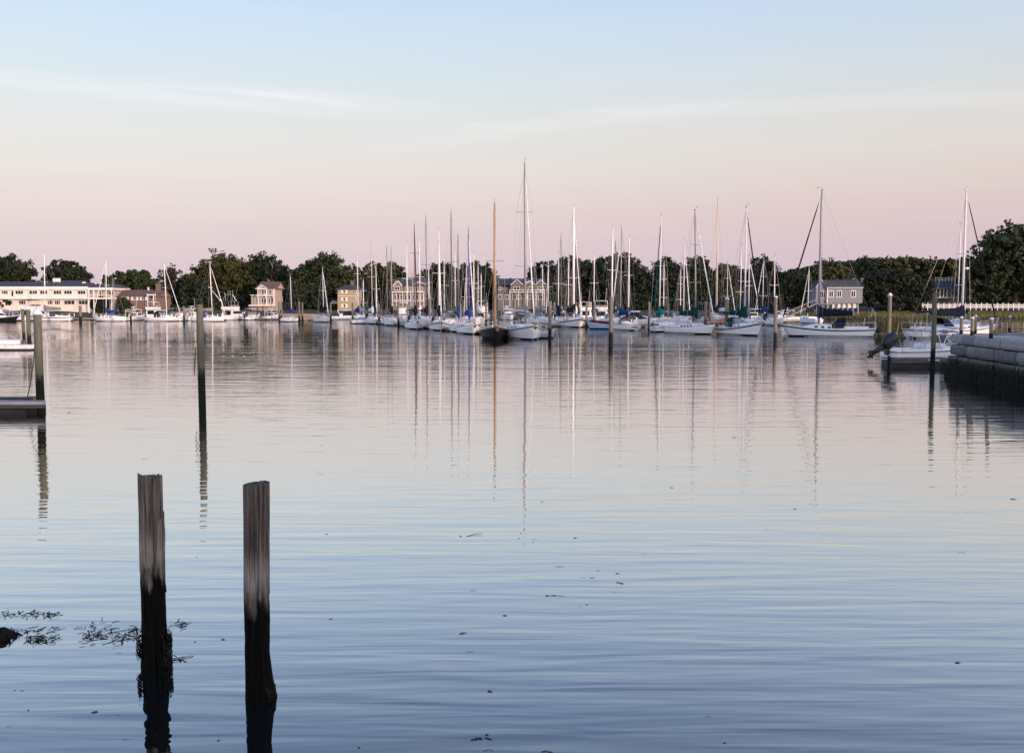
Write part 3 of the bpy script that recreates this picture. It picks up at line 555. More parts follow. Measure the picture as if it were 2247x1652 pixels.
# ------------------------------------------------------------------ boats
def interp(a, b, t): return a + (b - a) * t
class Hull:
    def __init__(s, L, B, fs, fb, tw=.7, ovb=.9, ovs=.3, sag=.12, tm=.42, bowpow=2.2, flare=.0, depth=.35):
        s.__dict__.update(L=L, B=B, fs=fs, fb=fb, tw=tw, ovb=ovb, ovs=ovs, sag=sag, tm=tm, bp=bowpow, fl=flare, dp=depth)
    def hb(s, t):
        if t < s.tm: return s.B / 2 * (s.tw + (1 - s.tw) * math.sin(t / s.tm * math.pi / 2))
        return max(.02, s.B / 2 * (1 - ((t - s.tm) / (1 - s.tm)) ** s.bp))
    def zs(s, t): return s.fs + (s.fb - s.fs) * t ** 1.6 - s.sag * math.sin(math.pi * t)
    def pt(s, t, z, side=1):
        zs = s.zs(t); q = max(0., min(1., (zs - z) / zs)); b = s.hb(t)
        k = 1 - (.03 * q + .13 * q ** 3) - s.fl * q * t ** 2 * .8 - .25 * t ** 4 * q
        if z < 0: k *= 1 + z / s.dp * .55
        y = b * max(k, .0); x = -s.L / 2 + s.L * t
        x -= s.ovb * t ** 5 * (1 - z / zs if z > 0 else 1 - z * .8); x += s.ovs * (1 - t) ** 8 * (1 - z / zs if z > 0 else 1)
        return Vector((x, side * y, z))
    def mesh(s, n=14):
        s.n = n; mb = MB(); rings = []
        for i in range(n + 1):
            t = i / n; zs = s.zs(t); zz = [zs, zs * .7, zs * .4, zs * .15, 0, -s.dp * .5, -s.dp]
            rings.append([s.pt(t, z, 1) for z in zz] + [s.pt(t, z, -1) for z in reversed(zz)])
        mb.loft(rings, True, True); return mb
    def deck(s, n=14, inset=.0, dz=-.03):
        mb = MB(); rings = []
        for i in range(n + 1):
            t = i / n; zs = s.zs(t); a = s.pt(t, zs); rings.append([(a.x, a.y * .985, zs + dz), (a.x, a.y * .5, zs + dz + .05), (a.x, 0, zs + dz + .07), (a.x, -a.y * .5, zs + dz + .05), (a.x, -a.y * .985, zs + dz)])
        mb.loft(rings, False); return mb
    def stripe(s, z0, z1, rel=False, t0=0., t1=1., off=.03, n=14, sides=(1, -1), transom=True):
        mb = MB()
        for sd in sides:
            rg = []; n = getattr(s, 'n', n)
            for i in range(n + 1):
                t = interp(t0, t1, i / n); zs = s.zs(t); a, b = (zs + z0, zs + z1) if rel else (z0, z1)
                p, q = s.pt(t, a, sd), s.pt(t, b, sd); rg.append([(p.x + off * t, p.y + sd * off, p.z), (q.x + off * t, q.y + sd * off, q.z)])
            mb.loft(rg, False)
        if transom and t0 == 0.:
            zs = s.zs(0); a, b = (zs + z0, zs + z1) if rel else (z0, z1); p, q, r_, u = s.pt(0, a, 1), s.pt(0, b, 1), s.pt(0, b, -1), s.pt(0, a, -1)
            mb.quad(*[(w.x - off, w.y, w.z) for w in (p, q, r_, u)])
        return mb
    def rail(s, h, t0, t1, n=8, r=.016, inset=.06, wires=2, step=None):
        mb = MB(); m = n
        for sd in (1, -1):
            ps = []
            for i in range(m + 1):
                t = interp(t0, t1, i / m); p = s.pt(t, s.zs(t), sd); p.y -= sd * inset; ps.append(p)
                mb.tube([p, p + Vector((0, 0, h))], r, 4, False)
            for k in range(wires): mb.tube([p + Vector((0, 0, h * (k + 1) / wires)) for p in ps], r * .7, 4, False)
        return mb
def arch(x, hw, z0, z1, n=9, pw=.45):
    return [(x, hw * math.cos(math.pi * k / (n - 1)), z0 + (z1 - z0) * max(0, math.sin(math.pi * k / (n - 1))) ** pw) for k in range(n)]
def canopy(mb, xs, hw, z, crown, drop=.0, th=.03, n=7):
    top = [[(x, hw * (1 - 2 * k / (n - 1)), zz + crown * (1 - (1 - 2 * k / (n - 1)) ** 2)) for k in range(n)] for x, zz in zip(xs, z)]
    rings = [r + [(p[0], p[1], p[2] - th) for p in reversed(r)] for r in top]; mb.loft(rings, True, True)
def outboard(parent, x, y, z, tilt=0.0, s=1.0, m=None):
    m = m or ENGINE; c, sn = math.cos(tilt), math.sin(tilt)
    def T_(p): return (x + (p[0] * c - p[2] * sn) * s, y + p[1] * s, z + (p[0] * sn + p[2] * c) * s)
    mb = MB(); rings = []
    for zz, a, b, off in ((.02, .15, .13, .02), (.10, .27, .17, 0), (.22, .31, .19, -.01), (.52, .31, .19, -.04), (.70, .26, .17, -.06), (.77, .15, .10, -.05)):
        rings.append([T_((-.25 + off + a * math.cos(t), b * math.sin(t), zz)) for t in np.linspace(0, 2 * math.pi, 12, endpoint=False)])
    mb.loft(rings); o = mb.build('outboard_motor', m, parent, True)
    mb = MB(); rings = []
    for zz, a, b in ((.06, .13, .09), (-.35, .11, .06), (-.75, .10, .045)): rings.append([T_((-.25 + a * math.cos(t), b * math.sin(t), zz)) for t in np.linspace(0, 2 * math.pi, 8, endpoint=False)])
    mb.loft(rings); mb.box(T_((-.32, 0, -.52)), (.34 * s, .2 * s, .03 * s)); mb.build('lower_unit', m, o, True)
    mb = MB(); mb.tube([T_((-.42, 0, -.72)), T_((-.2, 0, -.72)), T_((-.05, 0, -.72))], [.03 * s, .07 * s, .02 * s], 8)
    for k in range(3):
        a = 2 * math.pi * k / 3; mb.quad(T_((-.42, 0, -.72)), T_((-.44, .05 * math.cos(a), -.72 + .05 * math.sin(a))), T_((-.45, .15 * math.cos(a), -.72 + .15 * math.sin(a))), T_((-.40, .13 * math.cos(a + .6), -.72 + .13 * math.sin(a + .6))))
    mb.quad(T_((-.3, 0, -.78)), T_((-.12, 0, -.78)), T_((-.22, 0, -.98))); mb.build('propeller', RUBBER, o)
    mb = MB(); mb.box(T_((.05, 0, .0)), (.16 * s, .2 * s, .3 * s)); mb.build('bracket', RUBBER, o)
    return o
def wl_near(xc, wl, L, B, psi):
    p = W(xc, wl); hx, hy = abs(math.cos(psi)), abs(math.sin(psi)); return p.y + (L * .42 * hy + B * .5 * hx)
def sailboat(label, mx, wl, ytop, psi, L, B, hull=GEL, mast=MWHITE, cover=None, boom=True, dodger=None, bimini=None, jib='white', stripe=None, boot=BOOT, ports=3,
             spreaders=1, detail=2, rake=.022, mr=.085, group='sailboats moored across the harbour', name='sailboat', fb=None, ov=1.0, back=False, extras=(), coverdrop=0, jibr=.07, furlmain=False, wires=.013, tw=.68, heel=0.0, dist=None, cabin=True, cabmat=None):
    psi = R(psi); Y = dist or wl_near(mx, wl, L, B, psi)
    fs = .075 * L + .22; fb = fb or .105 * L + .30; H_ = Hull(L, B, fs, fb, tw, ov * .1 * L, .035 * L, .02 * L)
    xm = .09 * L; X = A(mx, 690, Y).x
    root = empty(name, (X - math.cos(psi) * xm, Y - math.sin(psi) * xm, 0), psi, label, 'sailboat', group); root.rotation_euler = (heel, 0, psi)
    Ym = Y; Ht = A(mx, ytop, Ym).z
    hm = H_.mesh(14 if detail else 9).build('hull', hull, root, True)
    H_.stripe(-.06, .10 + .007 * L, n=10).build('waterline_stripe', boot, hm)
    if stripe: H_.stripe(-.24, -.09, rel=True, n=10).build('sheer_stripe', stripe, hm)
    H_.stripe(-.045, .012, rel=True, off=.02, n=10).build('toe_rail', TEAK if detail > 1 and stripe is None else ALU, hm)
    H_.deck().build('deck', DECK, root)
    # cabin trunk
    tz = lambda t: H_.zs(t); ct0, ct1 = .34, .74; ch = .36 + .012 * L
    if cabin:
        mb = MB(); rings = []
        for k in range(7):
            t = interp(ct0, ct1, k / 6); hw = min(H_.hb(t) * .66, B * .31); zz = tz(t) - .05; hgt = ch * (1.0 if k < 5 else (.75 if k == 5 else .25)); x = -L / 2 + L * t
            rings.append([(x, hw, zz), (x, hw * .94, zz + hgt * .8), (x, hw * .75, zz + hgt), (x, 0, zz + hgt * 1.12), (x, -hw * .75, zz + hgt), (x, -hw * .94, zz + hgt * .8), (x, -hw, zz)])
        mb.loft(rings, False); mb.quad(*[p for p in rings[0]]); cab = mb.build('cabin', cabmat or GEL, root)
        for k in range(ports):
            t = interp(ct0 + .03, ct1 - .10, (k + .5) / ports); hw = min(H_.hb(t) * .66, B * .31)
            for sd in (1, -1):
                w_ = .14 + .02 * L; x = -L / 2 + L * t; zz = tz(t) - .05
                MB().quad((x - w_ / 2, sd * (hw * .985 + .012), zz + ch * .26), (x + w_ / 2, sd * (hw * .985 + .012), zz + ch * .26), (x + w_ / 2, sd * (hw * .957 + .012), zz + ch * .62), (x - w_ / 2, sd * (hw * .957 + .012), zz + ch * .62)).build('portlight', GLASS, cab)
        if detail > 1:
            for t in (.46, .66): x = -L / 2 + L * t; MB().box((x, 0, tz(t) + ch * 1.06), (.5, .5, .08), taper=.9).build('hatch', CLEARV, cab)
    # cockpit coaming
    mb = MB()
    for sd in (1, -1): mb.box((-L / 2 + L * .21, sd * B * .27, tz(.2) + .12), (L * .25, .09, .28))
    mb.box((-L / 2 + L * .08, 0, tz(.1) + .1), (.12, B * .5, .22)); mb.build('cockpit_coaming', GEL, root)
    # mast
    zb = tz(.59) + (ch if cabin else 0); top = Vector((xm - (Ht - zb) * rake, 0, Ht)); base = Vector((xm, 0, zb - .1))
    mp = lambda q: base.lerp(top, q)
    mo = MB().tube([base, mp(.5), mp(.92), top], [mr, mr, mr * .85, mr * .55], 8).build('mast', mast, root, True)
    tips = []
    for k in range(spreaders):
        q = (k + 1) / (spreaders + 1) + .03; hw = B * (.30 - .06 * k); p = mp(q); tips.append((p, hw)); MB().tube([p + Vector((-.12, hw, .06)), p, p + Vector((-.12, -hw, .06))], .03, 4).build('spreader', mast, mo)
    
    mh = MB(); mh.tube([top, top + Vector((0, 0, .55))], .012, 4); mh.tube([top + Vector((.0, 0, .25)), top + Vector((.4, 0, .3))], .014, 4); mh.box(top + Vector((.42, 0, .33)), (.1, .03, .16)); mh.box(top + Vector((-.05, 0, .05)), (.3, .1, .1)); mh.build('masthead_instruments', WIRE, mo)['kind'] = 'stuff'
    # rigging
    rg = MB(); bow = H_.pt(1, tz(1)) + Vector((-.12, 0, .05)); st = H_.pt(0, tz(0)) * 1; st.y = 0
    rg.tube([bow, mp(.98)], wires, 3, False); rg.tube([st + Vector((.1, 0, .1)), top], wires, 3, False)
    for sd in (1, -1):
        c = H_.pt(.58, tz(.58), sd); c.y -= sd * .06; prev = c
        for p, hw in tips: q = p + Vector((-.12, sd * hw, .06)); rg.tube([prev, q], wires, 3, False); prev = q
        rg.tube([prev, mp(.97)], wires, 3, False); rg.tube([c + Vector((-.5, 0, 0)), tips[0][0] if tips else mp(.7)], wires * .8, 3, False)
    rg.build('standing_rigging', WIRE, root)['kind'] = 'stuff'
    if jib:
        jm = CANV.get(jib, MWHITE); t1 = mp(.98); d = t1 - bow
        MB().tube([bow + d * .05, bow + d * .12, bow + d * .5, bow + d * .86, bow + d * .93], [jibr * .5, jibr * 1.15, jibr, jibr * .7, jibr * .3], 7).build('furled_jib', jm, root, True)
    bz = zb + .85 + .01 * L; be = L * .36
    if boom:
        bo = MB().tube([(xm - .05, 0, bz), (xm - be, 0, bz + .06)], .06, 6).build('boom', ALU, root, True)
        if cover:
            mb = MB(); rings = []
            for k in range(10):
                q = k / 9; x = xm + .14 - (be + .05) * q; rr = interp(.44, .24, q ** .8) * (L / 10) ** .5; zc = bz + .06 + rr * .55 - coverdrop * math.sin(math.pi * q) * .35; up = 1.9 if k == 0 else (1.5 if k == 1 else 1.15)
                rings.append([(x + .02 * math.sin(5 * a + k), rr * .62 * math.cos(a) * (1 + .1 * math.sin(3 * k)), zc + rr * up * math.sin(a) * (1 + .07 * math.sin(2.3 * k + 2 * a))) for a in np.linspace(0, 2 * math.pi, 10, endpoint=False)])
            mb.loft(rings); mb.build('sail_cover', CANV[cover], bo, True)
        sh = MB(); sh.tube([(xm - be * .9, 0, bz), (-L / 2 + L * .16, 0, tz(.15) + .2)], .014, 4); sh.tube([(xm - be, 0, bz + .06), top * .98], wires * .6, 3, False); sh.build('sheets', WIRE, root)['kind'] = 'stuff'
    if furlmain: MB().tube([mp(.05) + Vector((-.16, 0, 0)), mp(.4) + Vector((-.16, 0, 0)), mp(.62) + Vector((-.12, 0, 0))], [.2, .17, .05], 8).build('furled_mainsail', CANV['white'], root, True)
    if dodger:
        x0 = -L / 2 + L * .42; z = tz(.4) + .1; hw = B * .33
        mb = MB(); mb.loft([arch(x0 + .25, hw * .95, z, z + .45), arch(x0 - .25, hw, z, z + 1.05), arch(x0 - 1.0, hw, z, z + 1.12)], False); d_ = mb.build('dodger', CANV[dodger], root, True)
        mb = MB(); ps = [arch(x0 + .235 + .02, hw * .8, z + .1, z + .42), arch(x0 - .2, hw * .84, z + .1, z + .98)]; mb.loft([[(p[0] + .03, p[1], p[2] + .03) for p in r_[2:7]] for r_ in ps], False); mb.build('dodger_window', CLEARV, d_)
    if bimini:
        x0 = -L / 2 + L * .12; z = tz(.1) + 1.75; hw = B * .36; mb = MB(); canopy(mb, [x0 - .9, x0 - .3, x0 + .6, x0 + 1.2], hw, [z - .12, z, z, z - .1], .14); b_ = mb.build('bimini', CANV[bimini], root, True)
        mb = MB()
        for xx in (x0 - .8, x0 + .1, x0 + 1.1):
            for sd in (1, -1): mb.tube([(x0, sd * hw, tz(.1)), (xx, sd * hw * .97, z - .05)], .018, 4, False)
        mb.build('bimini_frame', CHROME, b_)['kind'] = 'stuff'
    if detail:
        H_.rail(.6, .16, .92, 6, .012).build('lifelines', CHROME, root)['kind'] = 'stuff'
        mb = MB(); p0, p1 = H_.pt(.92, tz(.92), 1), H_.pt(.92, tz(.92), -1); bw = H_.pt(1, tz(1)) + Vector((.05, 0, .68)); up = Vector((0, 0, .62))
        mb.tube([p0, p0 + up, bw, p1 + up, p1], .02, 5, False); mb.tube([bw, bw + Vector((-.25, 0, -.66))], .02, 5, False)
        q0, q1 = H_.pt(.16, tz(.16), 1), H_.pt(.16, tz(.16), -1); s0, s1 = H_.pt(.0, tz(0), 1), H_.pt(.0, tz(0), -1)
        mb.tube([q0, q0 + up, s0 + up, s1 + up, q1 + up, q1], .02, 5, False); mb.tube([s0, s0 + up], .02, 5, False); mb.tube([s1, s1 + up], .02, 5, False); mb.build('pulpit', CHROME, root)['kind'] = 'stuff'
    if detail > 1:
        mb = MB(); bw = H_.pt(1, tz(1)); mb.tube([bw + Vector((-.7, 0, .06)), bw + Vector((.35, 0, .02))], .045, 5); mb.tube([bw + Vector((.35, 0, .02)), bw + Vector((.15, .0, -.38))], .05, 5); mb.quad(bw + Vector((.36, -.22, -.12)), bw + Vector((.36, .22, -.12)), bw + Vector((.16, .1, -.42)), bw + Vector((.16, -.1, -.42))); mb.build('anchor', ANCHOR, root)
        mb = MB(); mb.tube([(-L / 2 + L * .13, 0, tz(.1)), (-L / 2 + L * .13, 0, tz(.1) + .75)], .06, 6); ww = [(-L / 2 + L * .115, .42 * math.cos(a), tz(.1) + .75 + .42 * math.sin(a)) for a in np.linspace(0, 2 * math.pi, 15)]; mb.tube(ww, .018, 4, False); mb.build('steering_wheel', CHROME, root)
    if 'outboard' in extras: outboard(root, -L / 2 - .1, B * .15, .55, 0, .8)
    if 'radar' in extras:
        p = mp(.42) + Vector((.32, 0, 0)); MB().tube([p - Vector((0, 0, .1)), p, p + Vector((0, 0, .12))], [.2, .3, .22], 10).build('radar_dome', GEL, mo, True)
    if 'davit' in extras:
        mb = MB(); s0 = H_.pt(.02, tz(0), -1); mb.tube([s0, s0 + Vector((-.1, .1, 1.5)), s0 + Vector((.25, .15, 2.1)), s0 + Vector((.35, .2, 1.2))], .04, 6); mb.build('stern_pole', CHROME, root)
    if 'dinghy_stern' in extras:
        mb = MB(); rings = []
        for a, rr in ((-1.25, .15), (-1.15, .32), (-.6, .42), (.3, .42), (.95, .36), (1.2, .15)): rings.append([(-L / 2 - .45 + rr * .55 * math.cos(t), a, .95 + rr * 1.05 * math.sin(t)) for t in np.linspace(0, 2 * math.pi, 12, endpoint=False)])
        mb.loft(rings); d = mb.build('stern_pod', CANV['white'], root, True)
    if 'name' in extras:
        mb = MB(); z = tz(0) * .62
        for k in range(7): mb.box((H_.pt(0, z).x - .03, (k - 3) * .13, z), (.02, .08, .16))
        mb.build('stern_lettering', REDH, hm)
    if 'kayak' in extras:
        mb = MB(); rings = []
        for q in np.linspace(-1, 1, 9): rr = .24 * (1 - abs(q) ** 2.5) + .03; rings.append([(-L * .12 + q * 1.9, B * -.5 + rr * math.cos(t), tz(.4) + .2 + rr * .6 * math.sin(t)) for t in np.linspace(0, 2 * math.pi, 8, endpoint=False)])
        mb.loft(rings); mb.build('deck_board', CANV['paleblue'], root, True)
    return root
def powerboat(kind, label, x0, x1, wl, psi, hull=GEL, L=None, B=None, dist=None, top=None, name='motorboat', group='motorboats at the docks', seed=0, boot=BOOT, canvas='white', cat='motorboat', win=GLASS, extras=()):
    psi = R(psi); r_ = random.Random(seed + 99); hx, hy = abs(math.cos(psi)), abs(math.sin(psi))
    Y0 = W((x0 + x1) / 2, wl).y; wpx = A(x1, 690, Y0).x - A(x0, 690, Y0).x
    if L is None:
        B = B or 2.8
        L = max(5.0, (wpx - B * hy * .85) / max(hx, .2)) if hx > .3 else 8.0
        if hx <= .3: B = min(B, max(1.8, (wpx - L * hx) / hy))
    B = B or L * .34
    Y = dist or wl_near((x0 + x1) / 2, wl, L, B, psi); P = A((x0 + x1) / 2, 690, Y)
    root = empty(name, (P.x, Y, 0), psi, label, cat, group)
    s = L / 9; fs, fb = .55 + .25 * s, .85 + .45 * s
    H_ = Hull(L, B, fs, fb, .88, .11 * L, -.02 * L, .01 * L, .45, 2.6, .45); hm = H_.mesh(12).build('hull', hull, root, True)
    H_.stripe(-.06, .14, n=10).build('waterline_stripe', boot, hm); H_.stripe(-.10, -.02, rel=True, off=.035, n=10).build('rub_rail', ALU, hm); H_.deck(dz=-.05).build('deck', DECK, root)
    X = lambda t: -L / 2 + L * t; Z = lambda t: H_.zs(t)
    def cabin(t0, t1, z0, h, wf, rakef, raker, m=GEL, nm='cabin', parent=None, tp=.86):
        a, b = X(t0), X(t1); hw = B * wf / 2; w2 = hw * tp
        mb = MB(); lo = [(a, hw, z0), (a, -hw, z0), (b, -hw * .9, z0), (b, hw * .9, z0)]; hi = [(a + raker, w2, z0 + h), (a + raker, -w2, z0 + h), (b - rakef, -w2 * .85, z0 + h), (b - rakef, w2 * .85, z0 + h)]
        n = len(mb.v); mb.v += lo + hi
        for q in ((0, 1, 5, 4), (1, 2, 6, 5), (2, 3, 7, 6), (3, 0, 4, 7), (4, 5, 6, 7)): mb.f.append(tuple(n + i for i in q))
        return mb.build(nm, m, parent or root)
    def frame(t0, t1, z0, z1, hw, m=CHROME, r=.03, mid=False, nm='frame', parent=None):
        mb = MB()
        for x in ((X(t0), X(t1)) if not mid else (X(t0), (X(t0) + X(t1)) / 2, X(t1))):
            for sd in (1, -1): mb.tube([(x, sd * hw, z0), (x, sd * hw, z1)], r, 5, False)
        o_ = mb.build(nm, m, parent or root); o_['kind'] = 'stuff'; return o_
    def aerials(t, z, n=2, h=2.2):
        mb = MB()
        for k in range(n): mb.tube([(X(t), (k - .5) * B * .5, z), (X(t) - .25, (k - .5) * B * .6, z + h * (1 - .2 * k))], .02, 4)
        mb.build('aerial', MWHITE, root)['kind'] = 'stuff'
    if kind == 'express':
        c = cabin(.22, .86, Z(.4) - .08, .55 * s + .15, .86, 2.2 * s, .1); w = cabin(.30, .74, Z(.4) + .12, .45 * s + .10, .872, 1.3 * s, .1, win, 'side_window', c)
        w2 = cabin(.34, .62, Z(.4) + .50 * s, .62 * s, .74, 1.0 * s, .1, win, 'windshield', tp=.8); mb = MB(); canopy(mb, [X(.24), X(.3), X(.5), X(.56)], B * .33, [Z(.4) + 1.15 * s + .15] * 4, .1); mb.build('hardtop', GEL if canvas == 'white' else CANV[canvas], root, True)
        mb = MB(); mb.tube([(X(.24), B * .4, Z(.2)), (X(.18), B * .36, Z(.2) + 1.3 * s), (X(.18), 0, Z(.2) + 1.55 * s), (X(.18), -B * .36, Z(.2) + 1.3 * s), (X(.24), -B * .4, Z(.2))], .09, 6); mb.build('radar_arch', GEL, root, True)
        H_.rail(.5, .55, .97, 6, .015, wires=1).build('bow_rail', CHROME, root)['kind'] = 'stuff'
    elif kind in ('flybridge', 'sportfish'):
        c = cabin(.25, .72, Z(.3) - .06, 1.45 * s, .84, 1.1 * s, .15); cabin(.28, .68, Z(.3) + .55 * s, .55 * s, .86, .7 * s, .12, win, 'side_window', c, tp=.95)
        MB().box((X(.25) - .02, 0, Z(.3) + .75 * s), (.06, B * .5, .9 * s)).build('cabin_door', win, c)
        f_ = cabin(.22, .58, Z(.3) + 1.45 * s - .02, .55 * s, .76, -.15, -.1, GEL, 'flybridge', tp=1.02)
        mb = MB(); zt = Z(.3) + 3.1 * s; canopy(mb, [X(.2), X(.3), X(.46), X(.54)], B * .36, [zt - .1, zt, zt, zt - .12], .12); t_ = mb.build('bridge_top', CANV[canvas], root, True)
        frame(.22, .52, Z(.3) + 1.9 * s, zt, B * .35, parent=t_, mid=True); MB().box((X(.56) + .05, 0, Z(.3) + 2.15 * s), (.06, B * .66, .4 * s)).build('bridge_windscreen', CLEARV, f_)
        if kind == 'sportfish':
            mb = MB(); z1 = zt + 1.4 * s
            for sd in (1, -1):
                for tt in (.24, .46): mb.tube([(X(tt), sd * B * .34, zt), (X(.35) + (tt - .35) * L * .4, sd * B * .16, z1)], .03, 5, False)
                mb.tube([(X(.30), sd * B * .42, zt - .4), (X(.1), sd * B * 1.1, zt + 3.2 * s)], [.03, .012], 5)
            mb.box((X(.35), 0, z1), (.9 * s, B * .36, .06)); mb.tube([(X(.35), -.3, z1 + .5), (X(.35), .3, z1 + .5)], .03, 5); mb.tube([(X(.35), -.3, z1), (X(.35), -.3, z1 + .9)], .025, 5); mb.tube([(X(.35), .3, z1), (X(.35), .3, z1 + .9)], .025, 5); mb.build('tuna_tower', CHROME, root)['kind'] = 'stuff'
        aerials(.35, zt, 2, 2.4); H_.rail(.55, .55, .97, 5, .016, wires=1).build('bow_rail', CHROME, root)['kind'] = 'stuff'
        mb = MB(); mb.box((X(.0) - .3, 0, .25), (.6, B * .8, .08)); mb.build('swim_platform', TEAK, root)
    elif kind == 'hardtop':
        c = cabin(.38, .70, Z(.4) - .06, .95 * s + .2, .80, .7 * s, .05); cabin(.40, .68, Z(.4) + .45 * s, .52 * s, .815, .55 * s, .03, win, 'side_window', c, tp=.95)
        for sd in (1, -1): MB().box((X(.38) - .02, sd * B * .14, Z(.4) + .55 * s), (.05, B * .22, .75 * s)).build('aft_window', win, c)
        zt = Z(.4) + 1.85 * s; mb = MB(); canopy(mb, [X(.2), X(.26), X(.56), X(.62)], B * .40, [zt, zt + .03, zt + .03, zt - .06], .08, th=.07); t_ = mb.build('hardtop', GEL, root, True)
        frame(.22, .58, Z(.3), zt, B * .38, MWHITE, .045, False, 'top_post', t_); MB().box((X(.22), 0, zt - .32), (.03, B * .7, .5)).build('enclosure', CLEARV, t_)
        aerials(.4, zt, 1); MB().tube([(X(.4), 0, zt + .1), (X(.4), 0, zt + .5)], .05, 6).tube([(X(.4), -.5, zt + .52), (X(.4), .5, zt + .52)], .07, 6).build('radar_bar', GEL, root)
        H_.rail(.5, .6, .97, 5, .015, wires=1).build('bow_rail', CHROME, root)['kind'] = 'stuff'
    elif kind == 'console':
        MB().box((X(.5), 0, Z(.5) + .35), (.8, .9, 1.0), taper=.8).build('console', GEL, root); MB().box((X(.54), 0, Z(.5) + 1.05), (.05, .8, .45)).build('windscreen', CLEARV, root)
        zt = Z(.5) + 1.75; mb = MB(); canopy(mb, [X(.5) - .9, X(.5) - .6, X(.5) + .5, X(.5) + .8], .75, [zt] * 4, .06, th=.05); t_ = mb.build('t_top', CANV[canvas], root, True); frame(.44, .56, Z(.5), zt, .6, parent=t_)
        outboard(root, X(0) - .15, .35, .75, .5, 1.0, RUBBER); outboard(root, X(0) - .15, -.35, .75, .5, 1.0, RUBBER); H_.rail(.35, .6, .97, 4, .015, wires=1).build('bow_rail', CHROME, root)['kind'] = 'stuff'
    elif kind == 'covered':
        mb = MB(); rings = []
        for k in range(9):
            t = .03 + .92 * k / 8; hw = H_.hb(t); zz = Z(t); hh = .55 * s * math.sin(math.pi * (.12 + .8 * k / 8)) + .12
            rings.append([(X(t), hw * 1.02, zz - .1), (X(t), hw * .8, zz + hh * .4), (X(t), 0, zz + hh), (X(t), -hw * .8, zz + hh * .4), (X(t), -hw * 1.02, zz - .1)])
        mb.loft(rings, False); mb.build('boat_cover', CANV[canvas], root, True)
        if 'motor' in extras: outboard(root, X(0) - .12, 0, .6, 0, .85)
    elif kind == 'cuddy':
        c = cabin(.45, .84, Z(.5) - .08, .48 * s + .1, .80, 1.5 * s, .05); cabin(.48, .74, Z(.5) + .05, .28, .815, .8, .03, win, 'side_window', c); cabin(.42, .60, Z(.5) + .35, .55, .72, .5, .1, CLEARV, 'windshield')
        mb = MB(); zt = Z(.4) + 1.7; canopy(mb, [X(.2), X(.28), X(.44), X(.5)], B * .38, [zt - .08, zt, zt, zt - .1], .12); t_ = mb.build('bimini', CANV[canvas], root, True); frame(.28, .46, Z(.3), zt, B * .36, parent=t_, r=.02)
        outboard(root, X(0) - .12, 0, .7, .0, 1.0); H_.rail(.45, .6, .97, 5, .015, wires=1).build('bow_rail', CHROME, root)['kind'] = 'stuff'
    elif kind == 'skiff':
        for t in (.25, .5, .72): MB().box((X(t), 0, Z(t) - .12), (.26, H_.hb(t) * 1.9, .05)).build('thwart', TEAK, root)
        H_.stripe(-.02, .03, rel=True, off=.03, n=10).build('gunwale', TEAK, root)
        if 'motor' in extras: outboard(root, X(0) - .12, 0, .55, 0, .7)
    elif kind == 'launch':
        MB().box((X(.45), 0, Z(.5) + .25), (L * .18, B * .6, .5), taper=.85).build('engine_box', hull, root); cabin(.50, .58, Z(.5) - .02, .5, .7, .25, .05, CLEARV, 'windshield')
        for t in (.25, .36): MB().box((X(t), 0, Z(t) + .08), (.35, B * .7, .3)).build('seat', CANV['cream'], root)
    return root
# ------------------------------------------------------------------ the sailboats one can make out
SB = sailboat
# left shore
SB('long white sailboat with bow left and grey boom canvas moored before the two-storey building', 99, 705, 556, 176, 9.6, 2.9, cover='grey', dodger='dgrey', mast=MWHITE, jib=None, stripe=NAVY, mr=.1, detail=1)
SB('white sailboat with bright blue sail cover and white furled jib near the two-storey building', 233, 705.5, 568, 170, 7.6, 2.6, cover='blue', mast=MWHITE, coverdrop=1.2, stripe=None, rake=.03, detail=1, mr=.08)
SB('white sailboat with furled jib and bow right before the low brown building', 366, 705.5, 578, -14, 8.2, 2.8, mast=MWHITE, cover=None, ports=4, dodger='black', detail=1, rake=.03, mr=.09, extras=('outboard',))
SB('white sailboat with blue dodger curtain half hidden behind the tall bare piling', 466, 706, 577, -14, 7.6, 2.6, mast=MWHITE, cover='tan', dodger='blue', ports=5, rake=.03, detail=1, mr=.09)
SB('small white catboat with blue sail cover alone off the retaining wall', 640, 706.5, 605, -28, 4.3, 1.9, mast=MWHITE, cover='blue', jib=None, spreaders=0, detail=0, extras=('outboard',), mr=.065, ports=1)
SB('white sailboat nearly bow-on with navy boom cover beside the retaining wall', 710, 707.5, 588, -58, 6.6, 2.5, mast=ALU, cover='navy', jibr=.09, detail=1, mr=.075)
# front row, bows toward the open water
ROWG = 'sailboats lying side by side in the slip row'
SB('small pale-blue-white sailboat in the slip row beside the grey-covered skiff', 826, 711, 580, -80, 7.2, 2.3, hull=mat('gelcoat_ice', (.60, .66, .74), .3, .04), jib='white', cover='navy', detail=1, group=ROWG, mr=.07, rake=.05)
SB('small white sailboat with dark slim mast wedged in the slip row', 850, 713, 541, -84, 7.5, 2.3, mast=MDARK, jib=None, cover='dgrey', detail=1, group=ROWG, mr=.07)
SB('white sailboat with navy bundled sail and dark topmast in the slip row', 860, 715, 542, -78, 8.2, 2.6, mast=MGREY, jib=None, cover='navy', detail=1, group=ROWG, mr=.08, rake=.03)
SB('slate-grey hulled sailboat in the slip row', 894, 717.5, 533, -80, 8.2, 2.5, hull=GREYH, mast=MWHITE, jib=None, cover='white', detail=1, group=ROWG, mr=.075, rake=.05)
SB('charcoal hulled sailboat in the slip row next to the slate-grey one', 905, 719.5, 600, -80, 7.0, 2.4, hull=DGREYH, mast=MGREY, jib=None, cover='dgrey', detail=1, group=ROWG, mr=.07)
